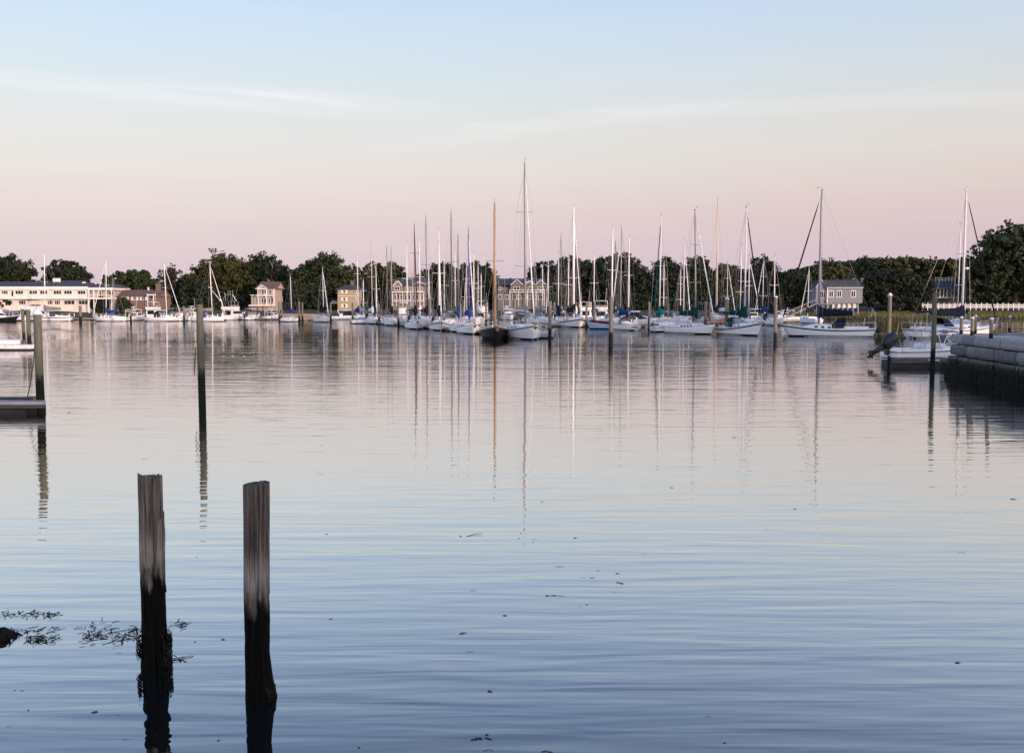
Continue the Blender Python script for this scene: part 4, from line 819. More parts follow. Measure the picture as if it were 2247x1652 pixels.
SB('white sailboat with maroon furled jib at its masthead and navy bimini in the slip row', 911, 723.5, 492, -80, 9.4, 2.9, mast=MDARK, jib='maroon', cover='navy', bimini='navy', dodger='navy', detail=2, group=ROWG, spreaders=2, mr=.08)
SB('white sailboat with black dodger and twin-tone bow in the slip row', 964, 726.5, 507, -82, 9.2, 2.9, mast=MWHITE, jib='white', cover='black', dodger='black', stripe=DGREYH, detail=2, group=ROWG, mr=.085)
SB('white sailboat with dark mast and blue sail cover squeezed beside the blue-masted one', 1006, 730, 514, -82, 8.0, 2.3, mast=MDARK, jib=None, cover='blue', detail=1, group=ROWG, mr=.075)
SB('white sailboat with blue-sleeved mast and blue boom cover in the slip row', 1030, 734.5, 503, -78, 8.6, 2.6, mast=mat('mast_blue', (.10, .10, .30), .5, .1), jib='white', cover='blue', detail=2, group=ROWG, mr=.075, rake=.045)
SB('black double-ended sailboat with varnished wooden mast beside the tallest sloop', 1086, 746.5, 446, -86, 9.6, 2.9, hull=BLACKH, mast=WOODM, jib=None, cover=None, boom=True, detail=2, group=ROWG, mr=.13, tw=.3, rake=.02, cabmat=WOODM, stripe=None)
SB('white sloop with the tallest dark mast, anchor on its bow and pale bimini', 1153, 748, 357, -80, 11.6, 3.55, mast=MGREY, jib='white', cover=None, bimini='paleblue', stripe=GREYH, detail=2, group=ROWG, spreaders=2, mr=.12, rake=.03, jibr=.06, boot=BOOTB)
SB('white sailboat with thick pale mast and black boom cover beside the pilings', 1259, 719.5, 454, -78, 10.4, 3.3, mast=MWHITE, jib='white', cover='black', stripe=NAVY, detail=2, mr=.17, rake=.022, spreaders=2)
SB('white sailboat seen from astern with red-brown name on its transom and blue cover', 1361, 725.5, 502, 108, 8.0, 2.8, mast=MGREY, jib='white', cover='blue', dodger='tan', detail=2, extras=('name',), mr=.085, rake=.02)
SB('white sailboat with teal sail cover and dark green furled jib', 1447, 730, 473, -112, 8.6, 2.8, mast=ALU, jib='green', cover='teal', stripe=NAVY, detail=2, bimini='teal', mr=.085, rake=.03)
SB('broad white sailboat with dark green boom cover and rounded pod on its stern', 1527, 735, 461, -58, 8.0, 3.0, mast=MGREY, jib='white', cover='green', ports=4, detail=2, spreaders=2, mr=.09, rake=.03, extras=('dinghy_stern',), bimini=None, fb=1.25)
SB('white sailboat with navy sheer band, dark green dodger and anchor over a high bow', 1634, 738, 455, -68, 7.8, 2.8, mast=ALU, jib='navy', cover='green', dodger='green', bimini='green', stripe=NAVY, detail=2, spreaders=2, mr=.09, rake=.0, fb=1.5, jibr=.075)
SB('white sailboat lying broadside with navy sail cover and dark furled jib off the stilt house', 1797, 741, 418, 157, 9.9, 3.1, mast=MGREY, jib='black', cover='navy', dodger='navy', bimini=None, stripe=NAVY, ports=4, detail=2, mr=.13, rake=.0, boot=BOOTB, extras=('davit', 'outboard'), jibr=.085)
SB('white sailboat with navy bimini and deck board, its bow behind the stone quay', 2111, 743.5, 417, 12, 10.6, 3.3, mast=ALU, jib='black', cover='navy', dodger='navy', bimini='navy', stripe=GREYH, ports=4, detail=2, mr=.12, rake=.0, extras=('radar', 'kayak'), jibr=.07)
# sailboats farther back at the marina docks: mostly masts in the photograph
BG = 'sailboats at the inner marina docks'
bgl = {'w': 'white sailboat with plain pale mast, inner docks,', 'd': 'white sailboat with thin dark mast, inner docks,', 'j': 'white sailboat with pale furled jib, inner docks,', 'o': 'white sailboat with sun-tinted mast, inner docks,'}
LAND = [(790, 'grey-covered skiff'), (826, 'pale-blue-white sailboat'), (860, 'navy-bundled sailboat'), (911, 'maroon-jibbed sailboat'), (938, 'black-dodgered sailboat\'s stern'), (964, 'black-dodgered sailboat'), (1006, 'dark-masted sailboat'), (1030, 'blue-masted sailboat'), (1060, 'black double-ender\'s left side'), (1086, 'black double-ender'), (1128, 'tallest sloop\'s bimini'), (1153, 'tallest sloop'), (1203, 'small grey dinghy'), (1259, 'thick pale-masted sailboat'),
        (1304, 'red-brown dinghy'), (1341, 'thick grey-brown piling'), (1361, 'stern-on named sailboat'), (1397, 'big white motor cruiser'), (1447, 'teal-covered sailboat'), (1490, 'round stern pod'), (1550, 'mahogany launch'), (1594, 'red-banded piling'), (1634, 'high-bowed sailboat'), (1672, 'black-curtained cruiser'), (1700, 'slim pale-topped piling'), (1772, 'gangway'), (2101, 'stone quay'),
        (177, 'two-storey building'), (287, 'tall-hardtop pilothouse boat'), (404, 'twin-outboard boat'), (616, 'catboat'), (660, 'retaining wall'), (726, 'bow-on navy-covered sailboat'), (774, 'large sleek cruiser')]
def near_to(x): return ' by the ' + min(LAND, key=lambda q: abs(q[0] - x))[1]
kk = random.Random(3)
for k, (mx, yt, D, ty) in enumerate([(786, 560, 182, 'w'), (798, 614, 184, 'w'), (817, 530, 172, 'o'), (922, 530, 168, 'w'), (936, 475, 150, 'd'), (941, 588, 176, 'j'), (975, 566, 172, 'w'), (991, 464, 146, 'd'), (999, 546, 172, 'w'), (1024, 576, 166, 'j'), (1040, 555, 160, 'w'),
        (1049, 578, 176, 'w'), (1056, 600, 180, 'w'), (1232, 515, 168, 'd'), (1225, 557, 158, 'w'), (1247, 560, 154, 'w'), (1264, 523, 160, 'd'), (1191, 582, 172, 'w'), (1203, 572, 174, 'j'), (1172, 575, 178, 'd'), (1303, 556, 172, 'w'), (1342, 498, 150, 'w'),
        (1350, 531, 160, 'd'), (1379, 521, 156, 'w'), (1500, 527, 148, 'j'), (1573, 436, 186, 'o'), (1493, 592, 176, 'w'), (1456, 577, 170, 'w'), (1624, 540, 152, 'w'), (1643, 562, 146, 'j'), (1595, 575, 182, 'j'), (1673, 568, 168, 'j'), (1699, 562, 158, 'w'),
        (1772, 588, 176, 'j'), (2101, 493, 150, 'w')]):
    L = kk.uniform(7.5, 9.5)
    if mx == 1573: lab = 'white sailboat with rolled mainsail along a tall sun-tinted mast at the inner docks'
    elif mx == 817: lab = 'white sailboat with an orange sun-tinted mast at the inner docks near the beige house'
    else: lab = bgl[ty] + near_to(mx)
    SB(lab, mx, 715, yt, kk.choice([-75, -82, 95, 88, -70, 100]), L, L * .31, mast={'w': MWHITE, 'd': MDARK, 'j': ALU, 'o': mat('mast_sunlit', (.60, .46, .34), .4, .08)}[ty], jib='white' if ty == 'j' else None, cover=kk.choice(['navy', 'blue', 'grey', 'white', 'dgrey', None]), detail=1 if D < 165 else 0,  # o masts: orange light of the low sun put into their colour
       mr=kk.uniform(.065, .09) if mx not in (1342, 1379, 1573) else .12, rake=kk.uniform(.0, .025), group=BG, dist=D, ports=2, furlmain=(mx == 1573), spreaders=kk.choice([1, 1, 2]), dodger=kk.choice([None, 'navy', 'grey', None]), wires=.011)
# ------------------------------------------------------------------ motorboats
PB = powerboat
PB('flybridge', 'black-hulled fishing boat at the frame edge before the two-storey building', -22, 16, 706, 20, BLACKH, L=7.5, seed=1, canvas='dgrey')
PB('hardtop', 'white cabin cruiser with a black wraparound windscreen before the two-storey building', 12, 40, 703, 80, L=7.5, B=2.7, seed=2, hull=GEL)
PB('flybridge', 'white flybridge yacht seen from astern behind the white-capped pilings', 52, 97, 704.5, 82, L=10, B=3.6, seed=3, canvas='dgrey')
PB('hardtop', 'cream pilothouse boat with a tall open hardtop, stern to the water', 281, 313, 704, 84, hull=GELC, L=7.5, B=2.7, seed=4)
PB('flybridge', 'white motor yacht with clear-curtained bridge behind the bow-right sailboat', 326, 356, 700.5, 84, L=9, B=3.0, seed=5, canvas='white')
PB('cuddy', 'white runabout with slanted canvas top tucked behind the bow-right sailboat', 368, 396, 702, 70, L=7, B=2.5, seed=6, canvas='grey')
PB('console', 'small open boat with two tilted black outboards at the shore dock', 392, 408, 705, 88, L=6, B=2.0, seed=7)
PB('hardtop', 'boxy cream trawler with tan curtains beside the tall bare piling', 408, 440, 703.5, 84, hull=GELC, L=8, B=2.9, win=CANV['tan'], seed=8)
PB('sportfish', 'white sportfishing boat with black cockpit opening and metal tower', 491, 532, 703, 76, L=9.5, B=3.3, seed=9, canvas='dgrey')
PB('cuddy', 'white cuddy boat with no tower left of the narrow house', 541, 566, 702.5, 78, L=6.5, B=2.4, seed=10, canvas='cream')
PB('hardtop', 'small white pilothouse boat in front of the narrow house', 584, 611, 701.5, 76, L=6.5, B=2.3, seed=11)
PB('express', 'large sleek white cruiser angled below the beige house', 729, 809, 702, 10, L=8.6, B=3.0, seed=12, canvas='white')
PB('covered', 'little white skiff under a grey cover at the end of the slip row', 785, 811, 710.5, 15, L=4.2, B=1.7, seed=13, canvas='grey', name='skiff', cat='skiff')
PB('flybridge', 'white motor yacht behind the slate-grey sailboat', 876, 894, 706, -85, L=8.5, B=2.6, seed=14, canvas='white')
PB('flybridge', 'white motor yacht with dark side windows behind the blue-masted sailboat', 1042, 1076, 703, -84, L=9.5, B=3.3, seed=15, canvas='dgrey')
PB('hardtop', 'white hardtop boat behind the tallest sloop\'s bimini', 1100, 1128, 703, -80, L=8, B=2.7, seed=16)
PB('cuddy', 'royal-blue-hulled runabout with white deck at the inner dock', 1172, 1202, 705, 175, hull=mat('royal_blue_gelcoat', (.015, .04, .20), .25, .15), L=5.5, B=2.2, seed=17, canvas='white')
PB('express', 'black-hulled express cruiser beside the royal-blue runabout', 1196, 1232, 704, 160, hull=BLACKH, L=7.5, B=2.7, seed=18, canvas='white')
PB('flybridge', 'white yacht with long pale awning behind the thick-masted sailboat', 1268, 1296, 704, 95, L=9, B=3.0, seed=19, canvas='cream')
PB('skiff', 'red-brown dinghy between two pilings', 1291, 1301, 716, 95, hull=REDH, L=3.6, B=1.5, seed=20, name='dinghy', cat='dinghy', extras=('motor',))
PB('flybridge', 'white cruiser with cream enclosure curtains behind the pale blue boat', 1298, 1340, 708, 84, L=9.5, B=3.4, seed=21, canvas='cream')
PB('covered', 'pale blue boat under a maroon cover with outboard, beside the thick piling', 1307, 1336, 722.5, 172, hull=LBLUEH, L=4.4, B=1.8, seed=22, canvas='maroon', extras=('motor',))
PB('express', 'big white motor cruiser with wedge-shaped black side window', 1362, 1432, 713, -12, L=9.6, B=3.3, seed=23, canvas='white')
PB('express', 'long white cruiser with open cockpit behind the teal-covered sailboat', 1440, 1492, 708, -10, L=8.5, B=2.9, seed=24, canvas='white')
PB('launch', 'varnished mahogany launch with orange sunlight in its colour behind the broad white sailboat', 1542, 1581, 710, 8, hull=ORANGEW, L=5.6, B=1.9, seed=25, name='launch', cat='launch')
PB('covered', 'white motorboat under a tan canvas hood behind the dark green bimini', 1584, 1624, 706, 5, L=7.5, B=2.5, seed=26, canvas='tan')
PB('hardtop', 'white cabin cruiser with large black side curtain behind the high-bowed sailboat', 1632, 1672, 706.5, 168, L=8.2, B=2.8, seed=27)
PB('express', 'white cruiser with a thin window strip left of the pale capped piling', 1668, 1708, 706, 172, L=8.0, B=2.7, seed=28, canvas='white')
PB('hardtop', 'white pilothouse boat with pale hardtop under the gangway', 1704, 1738, 703, 175, L=6.5, B=2.4, seed=29)
PB('skiff', 'upturned-looking white skiff by the foot of the gangway', 1730, 1762, 702, 178, L=5.2, B=1.7, seed=30, name='skiff', cat='skiff')
PB('skiff', 'pale blue skiff lying under the gangway', 1764, 1794, 702, 178, hull=LBLUEH, L=4.4, B=1.6, seed=31, name='skiff', cat='skiff')
# dinghy by the tallest sloop
PB('skiff', 'small grey dinghy tied beside the tallest sloop', 1186, 1205, 743, 20, hull=GREYH, L=2.4, B=1.3, seed=32, name='dinghy', cat='dinghy', dist=100)
# ------------------------------------------------------------------ pilings
def wet_mat(name, dry, dry2, wet, h, soft=.12, green=None, rand=False):
    if name in MATS: return MATS[name]
    m = bpy.data.materials.new(name); m.use_nodes = True; t = m.node_tree; b = t.nodes['Principled BSDF']; L_ = t.links
    tcn = N('ShaderNodeTexCoord', t); mp = N('ShaderNodeMapping', t); mp.inputs['Scale'].default_value = (7, 7, .9); L_.new(tcn.outputs['Object'], mp.inputs[0])
    n = N('ShaderNodeTexNoise', t); n.inputs['Scale'].default_value = 2.2; n.inputs['Detail'].default_value = 7; n.inputs['Roughness'].default_value = .65; L_.new(mp.outputs[0], n.inputs['Vector'])
    r = N('ShaderNodeValToRGB', t); r.color_ramp.elements[0].position = .32; r.color_ramp.elements[1].position = .68; r.color_ramp.elements[0].color = (*dry2, 1); r.color_ramp.elements[1].color = (*dry, 1); L_.new(n.outputs['Fac'], r.inputs[0])
    sp = N('ShaderNodeSeparateXYZ', t); L_.new(tcn.outputs['Object'], sp.inputs[0])
    n2 = N('ShaderNodeTexNoise', t); n2.inputs['Scale'].default_value = 6; n2.inputs['Detail'].default_value = 4; L_.new(tcn.outputs['Object'], n2.inputs['Vector'])
    zz = M('ADD', sp.outputs['Z'], M('MULTIPLY', M('SUBTRACT', n2.outputs['Fac'], .5, tree=t), soft * 4, tree=t), tree=t); zz = M('ADD', zz, M('MULTIPLY', M('SUBTRACT', n.outputs['Fac'], .5, tree=t), soft * 7, tree=t), tree=t)
    mr_ = N('ShaderNodeMapRange', t); mr_.interpolation_type = 'SMOOTHSTEP'; mr_.inputs['From Min'].default_value = h + soft; mr_.inputs['From Max'].default_value = h - soft; L_.new(zz, mr_.inputs['Value'])
    cur = r.outputs[0]
    if green:
        g_ = N('ShaderNodeMapRange', t); g_.interpolation_type = 'SMOOTHSTEP'; g_.inputs['From Min'].default_value = h + 1.0; g_.inputs['From Max'].default_value = h; L_.new(zz, g_.inputs['Value'])
        mg = N('ShaderNodeMix', t, data_type='RGBA'); L_.new(M('MULTIPLY', g_.outputs[0], .7, tree=t), mg.inputs['Factor']); L_.new(cur, mg.inputs[6]); mg.inputs[7].default_value = (*green, 1); cur = mg.outputs[2]
    mx = N('ShaderNodeMix', t, data_type='RGBA'); L_.new(mr_.outputs[0], mx.inputs['Factor']); L_.new(cur, mx.inputs[6]); mx.inputs[7].default_value = (*wet, 1); L_.new(mx.outputs[2], b.inputs['Base Color'])
    L_.new(M('MULTIPLY_ADD', mr_.outputs[0], -.35, .85, tree=t), b.inputs['Roughness'])
    bp = N('ShaderNodeBump', t); bp.inputs['Distance'].default_value = .012; L_.new(n.outputs['Fac'], bp.inputs['Height']); L_.new(bp.outputs[0], b.inputs['Normal'])
    b.inputs['Specular IOR Level'].default_value = .08
    if rand:
        oi = N('ShaderNodeObjectInfo', t); mm = N('ShaderNodeMix', t, data_type='RGBA', blend_type='MULTIPLY'); mm.inputs['Factor'].default_value = 1.0
        cc = N('ShaderNodeCombineColor', t)
        for k_, (a_, c_) in enumerate(((.6, .8), (.6, .81), (.58, .83))): L_.new(M('MULTIPLY_ADD', oi.outputs['Random'], a_, c_ - .1, tree=t), cc.inputs[k_])
        L_.new(mx.outputs[2], mm.inputs[6]); L_.new(cc.outputs[0], mm.inputs[7]); L_.new(mm.outputs[2], b.inputs['Base Color'])
    MATS[name] = m; return m
PG = wet_mat('piling_green_wood', (.155, .152, .110), (.088, .088, .064), (.012, .013, .011), 1.15, .12, (.11, .11, .06))
PBW = wet_mat('piling_brown_wood', (.27, .22, .175), (.16, .13, .10), (.014, .013, .012), 1.0, .10)
PGREY = wet_mat('piling_grey_wood', (.22, .20, .175), (.13, .12, .105), (.014, .013, .012), 1.2, .1)
CAPM = mat('white_piling_cap', (.72, .74, .80), .5, .05)
PILES = []
def piling(label, x, wl, ytop, wpx, m=PGREY, cap=None, group='mooring pilings', dist=None, lean=0.0):
    Y = dist or W(x, wl).y; P = A(x, wl, Y); H = A(x, ytop, Y).z; r = wpx * Y / F / 2
    g_ = random.Random(int(x * 13 + wl)); mb = MB(); rings = []; n = 14; ph = g_.random() * 6
    for k in range(15):
        q = k / 14; z = -1.2 + (H + 1.2) * q; rr = r * (1.06 - .10 * q)
        rings.append([(rr * (1 + .05 * math.sin(3 * a + ph + z) + .03 * math.sin(7 * a + 2 * z)) * math.cos(a) + lean * z, rr * (1 + .05 * math.sin(3 * a + ph + z) + .03 * math.sin(7 * a + 2 * z)) * math.sin(a), z) for a in np.linspace(0, 2 * math.pi, n, endpoint=False)])
    mb.loft(rings); o = mb.build('piling', m, None, True, (P.x, Y, 0)); tag(o, label, 'piling', group)
    if cap:
        c = MB(); aa = np.linspace(0, 2 * math.pi, 16, endpoint=False)
        prof = ((1.16, -.3), (1.2, .0), (1.02, .35), (.55, 1.0), (.1, 1.35)) if cap == 'cone' else ((1.1, -.3), (1.12, .15), (.8, .45), (.2, .6))
        c.loft([[(r * k_ * math.cos(a) + lean * H, r * k_ * math.sin(a), H + z * r) for a in aa] for k_, z in prof]); c.build('cap', CAPM, o, True)
    return o
piling('thick greenish piling with a large white cone cap at the end of the near dock', 90, 906, 688, 17, PG, 'cone')
piling('tall bare greenish piling standing alone in open water, with a rope loop', 443.5, 886, 668, 15.5, PG)
piling('thin capped piling at the corner of the white float', 54, 762, 677, 7, PG, 'cone', lean=-.02)
piling('capped piling with dark foot just off the white float', 66, 768, 678, 8.5, PG, 'cone', lean=-.03)
for x, wl, yt, w, m in ((177, 708, 671, 6, PGREY), (287, 707, 678, 4.5, PGREY), (404, 708, 672, 4.5, PGREY), (613, 703, 661, 3.6, PBW), (618.5, 702, 665, 3, PBW), (657, 708, 662, 4.4, PGREY), (664, 708, 664, 4, PGREY), (726, 706, 664, 4, PGREY), (774, 710, 664, 4, PGREY), (797, 707, 666, 4.5, PBW), (832, 711, 666, 4, PGREY), (874, 716, 669, 4.2, PGREY), (896, 719, 667, 4.5, PGREY), (943, 715, 655, 5, PBW), (1011, 727, 667, 4, PGREY), (1067, 714, 664, 5, PBW), (1129, 704, 655, 4.5, PBW), (1201, 704, 659, 4.2, PGREY), (1216, 706, 663, 4.5, PGREY), (1287, 718, 662, 5, PBW), (1304, 722, 662, 6, PGREY), (1264, 712, 662, 4, PGREY), (1424, 718, 662, 5, PGREY), (1548, 714, 662, 7, PBW), (1557, 710, 664, 5, PBW)):
    piling({4: 'slim', 3: 'thin'}.get(int(w), 'sturdy') + (' brown' if m is PBW else ' grey') + ' wooden piling rising' + near_to(x), x, wl, yt, w, m, None, 'weathered pilings among the boats')
piling('grey piling with a dark foot just right of the tallest sloop', 1206.5, 746, 661, 7.5, PGREY)
piling('thick grey-brown piling in front of the pale blue boat', 1340.5, 760, 652, 9, PGREY, None)
piling('brown piling with a faded red band left of the high-bowed sailboat', 1594, 733, 656, 8.5, PBW, 'flat')
piling('slim brown piling with pale top between the high-bowed and the broadside sailboat', 1700.5, 752, 652, 7.5, PBW, 'flat')
piling('pale brown piling with white pointed cap off the marsh', 1950, 757, 648, 8.5, PBW, 'cone')
piling('tall dark greenish piling standing through the motorboat\'s float', 2046, 811, 644, 10, PG)
# ------------------------------------------------------------------ floats, docks, gangway
DOCKW = mat('dock_grey_wood', (.25, .22, .19), .85, .2, 2, bump=.01, stretch=(1, 6, 1)); DOCKD = mat('dock_dark_float', (.025, .024, .022), .7, .3, 2)
def dock(label, a, b, w, z=.42, group='floating docks of the marina', name='floating_dock', th=.14):
    a = Vector(a); b = Vector(b); d = b - a; L = d.length; r = empty(name, ((a.x + b.x) / 2, (a.y + b.y) / 2, 0), math.atan2(d.y, d.x), label, 'dock', group)
    MB().box((0, 0, z - th / 2), (L, w, th)).build('deck', DOCKW, r)
    MB().box((0, w / 2 + .04, z - .14), (L, .07, .26)).box((0, -w / 2 - .04, z - .14), (L, .07, .26)).build('edge_board', DOCKW, r)
    n = max(2, int(L / 3))
    for k in range(n): MB().box((-L / 2 + L * (k + .5) / n, 0, .0), (L / n * .7, w * .9, .5)).build('float', DOCKD, r)
    return r
P2 = lambda x, D: (A(x, 700, D).x, D)
dock('long floating dock behind the slip row of sailboats', P2(800, 186), P2(1080, 112), 2.0)
dock('long floating dock behind the thick-masted and stern-on sailboats', P2(1160, 150), P2(1420, 150), 2.0)
dock('floating dock reaching from the mahogany launch to the gangway foot', P2(1440, 168), P2(1790, 190), 2.0)
dock('shore dock below the two-storey building', P2(-20, 212), P2(270, 212), 2.2)
dock('shore dock running past the sportfishing boat', P2(285, 213), P2(625, 212), 2.0)
dock('low dark float beside the retaining wall', P2(640, 205), P2(735, 208), 2.0)
g_ = empty('gangway', (0, 0, 0), 0, 'sloping wooden gangway with handrails from the stilt house to the floats', 'gangway')
a, b = A(1722, 697, 200), A(1790, 666, 216); a.z = .6; b.z = A(1790, 667, 216).z
d = b - a
for off in (-.6, .6):
    o_ = Vector((.0, off, 0)); MB().tube([a + o_, b + o_], .12, 4).build('stringer', DOCKW, g_); MB().tube([a + o_ + Vector((0, 0, 1.0)), b + o_ + Vector((0, 0, 1.0))], .05, 5).build('handrail', DOCKW, g_)
    for k in range(8): p = a + d * (k / 7) + o_; MB().tube([p, p + Vector((0, 0, 1.0))], .04, 4).build('rail_post', DOCKW, g_)
mb = MB(); mb.quad(*[a + Vector((0, -.6, .1)), b + Vector((0, -.6, .1)), b + Vector((0, .6, .1)), a + Vector((0, .6, .1))]); mb.build('walkway', DOCKW, g_)
pl = empty('pier_platform', (b.x, b.y, 0), 0, 'wooden platform on posts at the head of the gangway', 'platform')
MB().box((2.0, .8, b.z - .02), (4.4, 4.2, .2)).build('deck', DOCKW, pl)
for dx in (.1, 2, 4):
    for dy in (-1, 2.5): MB().tube([(dx, dy, -1), (dx, dy, b.z - .1)], .12, 6).build('post', DOCKD, pl)
for dx in (.1, 1.4, 2.7, 4.0): MB().box((dx, -1.2, b.z + .5), (.1, .1, 1.0)).build('rail_post', DOCKW, pl)
MB().box((2, -1.2, b.z + 1.0), (4.2, .1, .1)).build('handrail', DOCKW, pl)
# ------------------------------------------------------------------ near left dock
GALV = mat('galvanised_edge', (.42, .41, .42), .5, .15, 3)
pA = W(100, 908); Yd = pA.y; xr = A(98, 893, Yd).x
dk = empty('dock', (xr, Yd, 0), 0, 'weathered plank dock reaching in beside the thick capped piling', 'dock')
dw = 1.5; Ld = 5.2; zt = .42
for k in range(int(dw / .15)):
    y = .08 + k * .15; jit = random.Random(k).uniform(-.05, .05)
    xe = xr * (y + .07) / Yd + .02; MB().box((xe - Ld / 2 - abs(jit) * .3, y, zt + random.Random(k + 50).uniform(-.006, .006)), (Ld, .135, .04)).build('plank', DOCKW, dk)
MB().box((-Ld / 2, -.05, zt - .06), (Ld + .1, .09, .10)).build('fascia_board', GALV, dk); MB().box((-Ld / 2, -.02, zt - .17), (Ld, .07, .12)).build('lower_board', mat('dock_brown_wood', (.10, .082, .066), .85, .25, 3, stretch=(1, 6, 6)), dk)
MB().box((xr * dw / 2 / Yd - .03, dw / 2, zt - .1), (.06, dw * 1.08, .16), math.atan2(-xr * dw / Yd, dw)).build('end_board', DOCKW, dk)
for k in range(3): MB().box((-1.3 - 1.7 * k, dw / 2, .02), (1.3, dw * .9, .5)).build('float', DOCKD, dk)
MB().tube([(-.55, .25, zt), (-.55, .25, zt + .09)], .03, 6).tube([(-.7, .25, zt + .11), (-.4, .25, zt + .11)], .03, 6).build('cleat', ANCHOR, dk)
MB().tube([(-Ld, .3, zt + .06), (-1.3, .32, zt + .05), (-.85, .2, zt + .07), (-.5, .25, zt + .04)], .028, 5).build('hose', RUBBER, dk, True)
# mooring pole / rope from the dock
b_ = A(60, 884, Yd + .9); t_ = A(75, 707, Yd + 1.5); b_.z = zt
mb = MB(); mb.tube([b_ * (1 - q) + t_ * q + Vector((.10 * math.sin(q * 3.0), 0, 0)) for q in np.linspace(0, 1, 10)], .017, 5); o = mb.build('mooring_line', RUBBER, None, True); tag(o, 'thin dark line rising from the near dock towards the capped pilings', 'rope')
# rope loop on the lone piling
P = W(443.5, 886); mb = MB(); pz = lambda y: A(440, y, P.y).z
mb.tube([(P.x - .15, P.y - .12, pz(770)), (P.x - .2, P.y - .13, pz(800)), (P.x - .21, P.y - .13, pz(822)), (P.x - .17, P.y - .14, pz(790)), (P.x - .13, P.y - .14, pz(760))], .018, 5); o = mb.build('rope', mat('old_rope', (.10, .095, .07), .9, .2)); tag(o, 'short rope end hanging down the lone bare piling', 'rope')
# white float with a beached dinghy
pA = W(30, 769); Yf = pA.y
f = empty('white_float', (A(66, 769, Yf).x, Yf, 0), 0, 'white-edged float carrying an upturned white boat at the frame edge', 'dock')
MB().box((-3, 1.0, .28), (6, 2.0, .30)).build('deck', CANV['white'], f); MB().box((-3, 1.0, .02), (5.9, 1.9, .3)).build('float', DOCKD, f); MB().box((-3, 1.0, .44), (6.02, 2.02, .04)).build('edge', GALV, f)
mb = MB(); rings = []
for k in range(9):
    q = k / 8; x = -6 + 4.9 * q; hw = .75 * (1 - max(0, q - .75) ** 2 * 4); rings.append([(x, 1.2 + hw * math.cos(a), .47 + (.42 - .1 * q) * max(0, math.sin(a)) ** .5) for a in np.linspace(math.pi, 0, 9)])
mb.loft(rings, False); o = mb.build('upturned_boat', GEL, None, True, f.location); tag(o, 'upturned white boat hull lying on the white float', 'boat')
mb = MB(); rings = []
for k in range(10):
    q = k / 9; x = -5.6 + 3.6 * q; rr = .25 * (1 - max(0, (q - .6) / .4) ** 2.4) + .02; rings.append([(x, -.35 + rr * 1.1 * math.cos(a), .14 + rr * .85 * math.sin(a) + .1 * q * q) for a in np.linspace(0, 2 * math.pi, 12, endpoint=False)])
mb.loft(rings); o = mb.build('kayak', GELC, None, True, f.location); tag(o, 'pale kayak with a red mark floating along the white float', 'kayak'); MB().box((-3.4, -.65, .22), (.9, .03, .05)).build('red_mark', REDH, o)
# ------------------------------------------------------------------ two weathered posts in the foreground
def post_mat(name, dry, dry2, pale, wet, h):
    m = wet_mat(name, dry, dry2, wet, h, .11)
    t = m.node_tree; b = t.nodes['Principled BSDF']; L_ = t.links
    src = b.inputs['Base Color'].links[0].from_socket
    tcn = N('ShaderNodeTexCoord', t); mp = N('ShaderNodeMapping', t); mp.inputs['Scale'].default_value = (26, 26, 1.1); L_.new(tcn.outputs['Object'], mp.inputs[0])
    n = N('ShaderNodeTexNoise', t); n.inputs['Scale'].default_value = 1.6; n.inputs['Detail'].default_value = 9; n.inputs['Roughness'].default_value = .7; L_.new(mp.outputs[0], n.inputs['Vector'])
    r = N('ShaderNodeValToRGB', t); r.color_ramp.elements[0].position = .38; r.color_ramp.elements[1].position = .60; r.color_ramp.elements[0].color = (.28, .27, .26, 1); r.color_ramp.elements[1].color = (1.1, 1.08, 1.05, 1); L_.new(n.outputs['Fac'], r.inputs[0])
    mu = N('ShaderNodeMix', t, data_type='RGBA', blend_type='MULTIPLY'); mu.inputs['Factor'].default_value = .85
    # bleached band above the tide mark
    sp = N('ShaderNodeSeparateXYZ', t); L_.new(tcn.outputs['Object'], sp.inputs[0])
    bd = N('ShaderNodeMapRange', t); bd.interpolation_type = 'SMOOTHSTEP'; bd.inputs['From Min'].default_value = .30; bd.inputs['From Max'].default_value = 0.; L_.new(M('ABSOLUTE', M('SUBTRACT', sp.outputs['Z'], h + .22, tree=t), tree=t), bd.inputs['Value'])
    n3 = N('ShaderNodeTexNoise', t); n3.inputs['Scale'].default_value = 5; L_.new(tcn.outputs['Object'], n3.inputs['Vector'])
    mixp = N('ShaderNodeMix', t, data_type='RGBA'); L_.new(M('MULTIPLY', bd.outputs[0], n3.outputs['Fac'], tree=t), mixp.inputs['Factor']); 
    mxw = src.node; old = mxw.inputs[6].links[0].from_socket
    L_.new(old, mixp.inputs[6]); mixp.inputs[7].default_value = (*pale, 1); L_.new(mixp.outputs[2], mxw.inputs[6])
    b.inputs['Specular IOR Level'].default_value = .05
    L_.new(src, mu.inputs[6]); L_.new(r.outputs[0], mu.inputs[7]); L_.new(mu.outputs[2], b.inputs['Base Color'])
    bp = N('ShaderNodeBump', t); bp.inputs['Distance'].default_value = .010; L_.new(n.outputs['Fac'], bp.inputs['Height']); L_.new(bp.outputs[0], b.inputs['Normal'])
    return m
def gn(x, y, z): return mnoise.noise(Vector((x, y, z)))
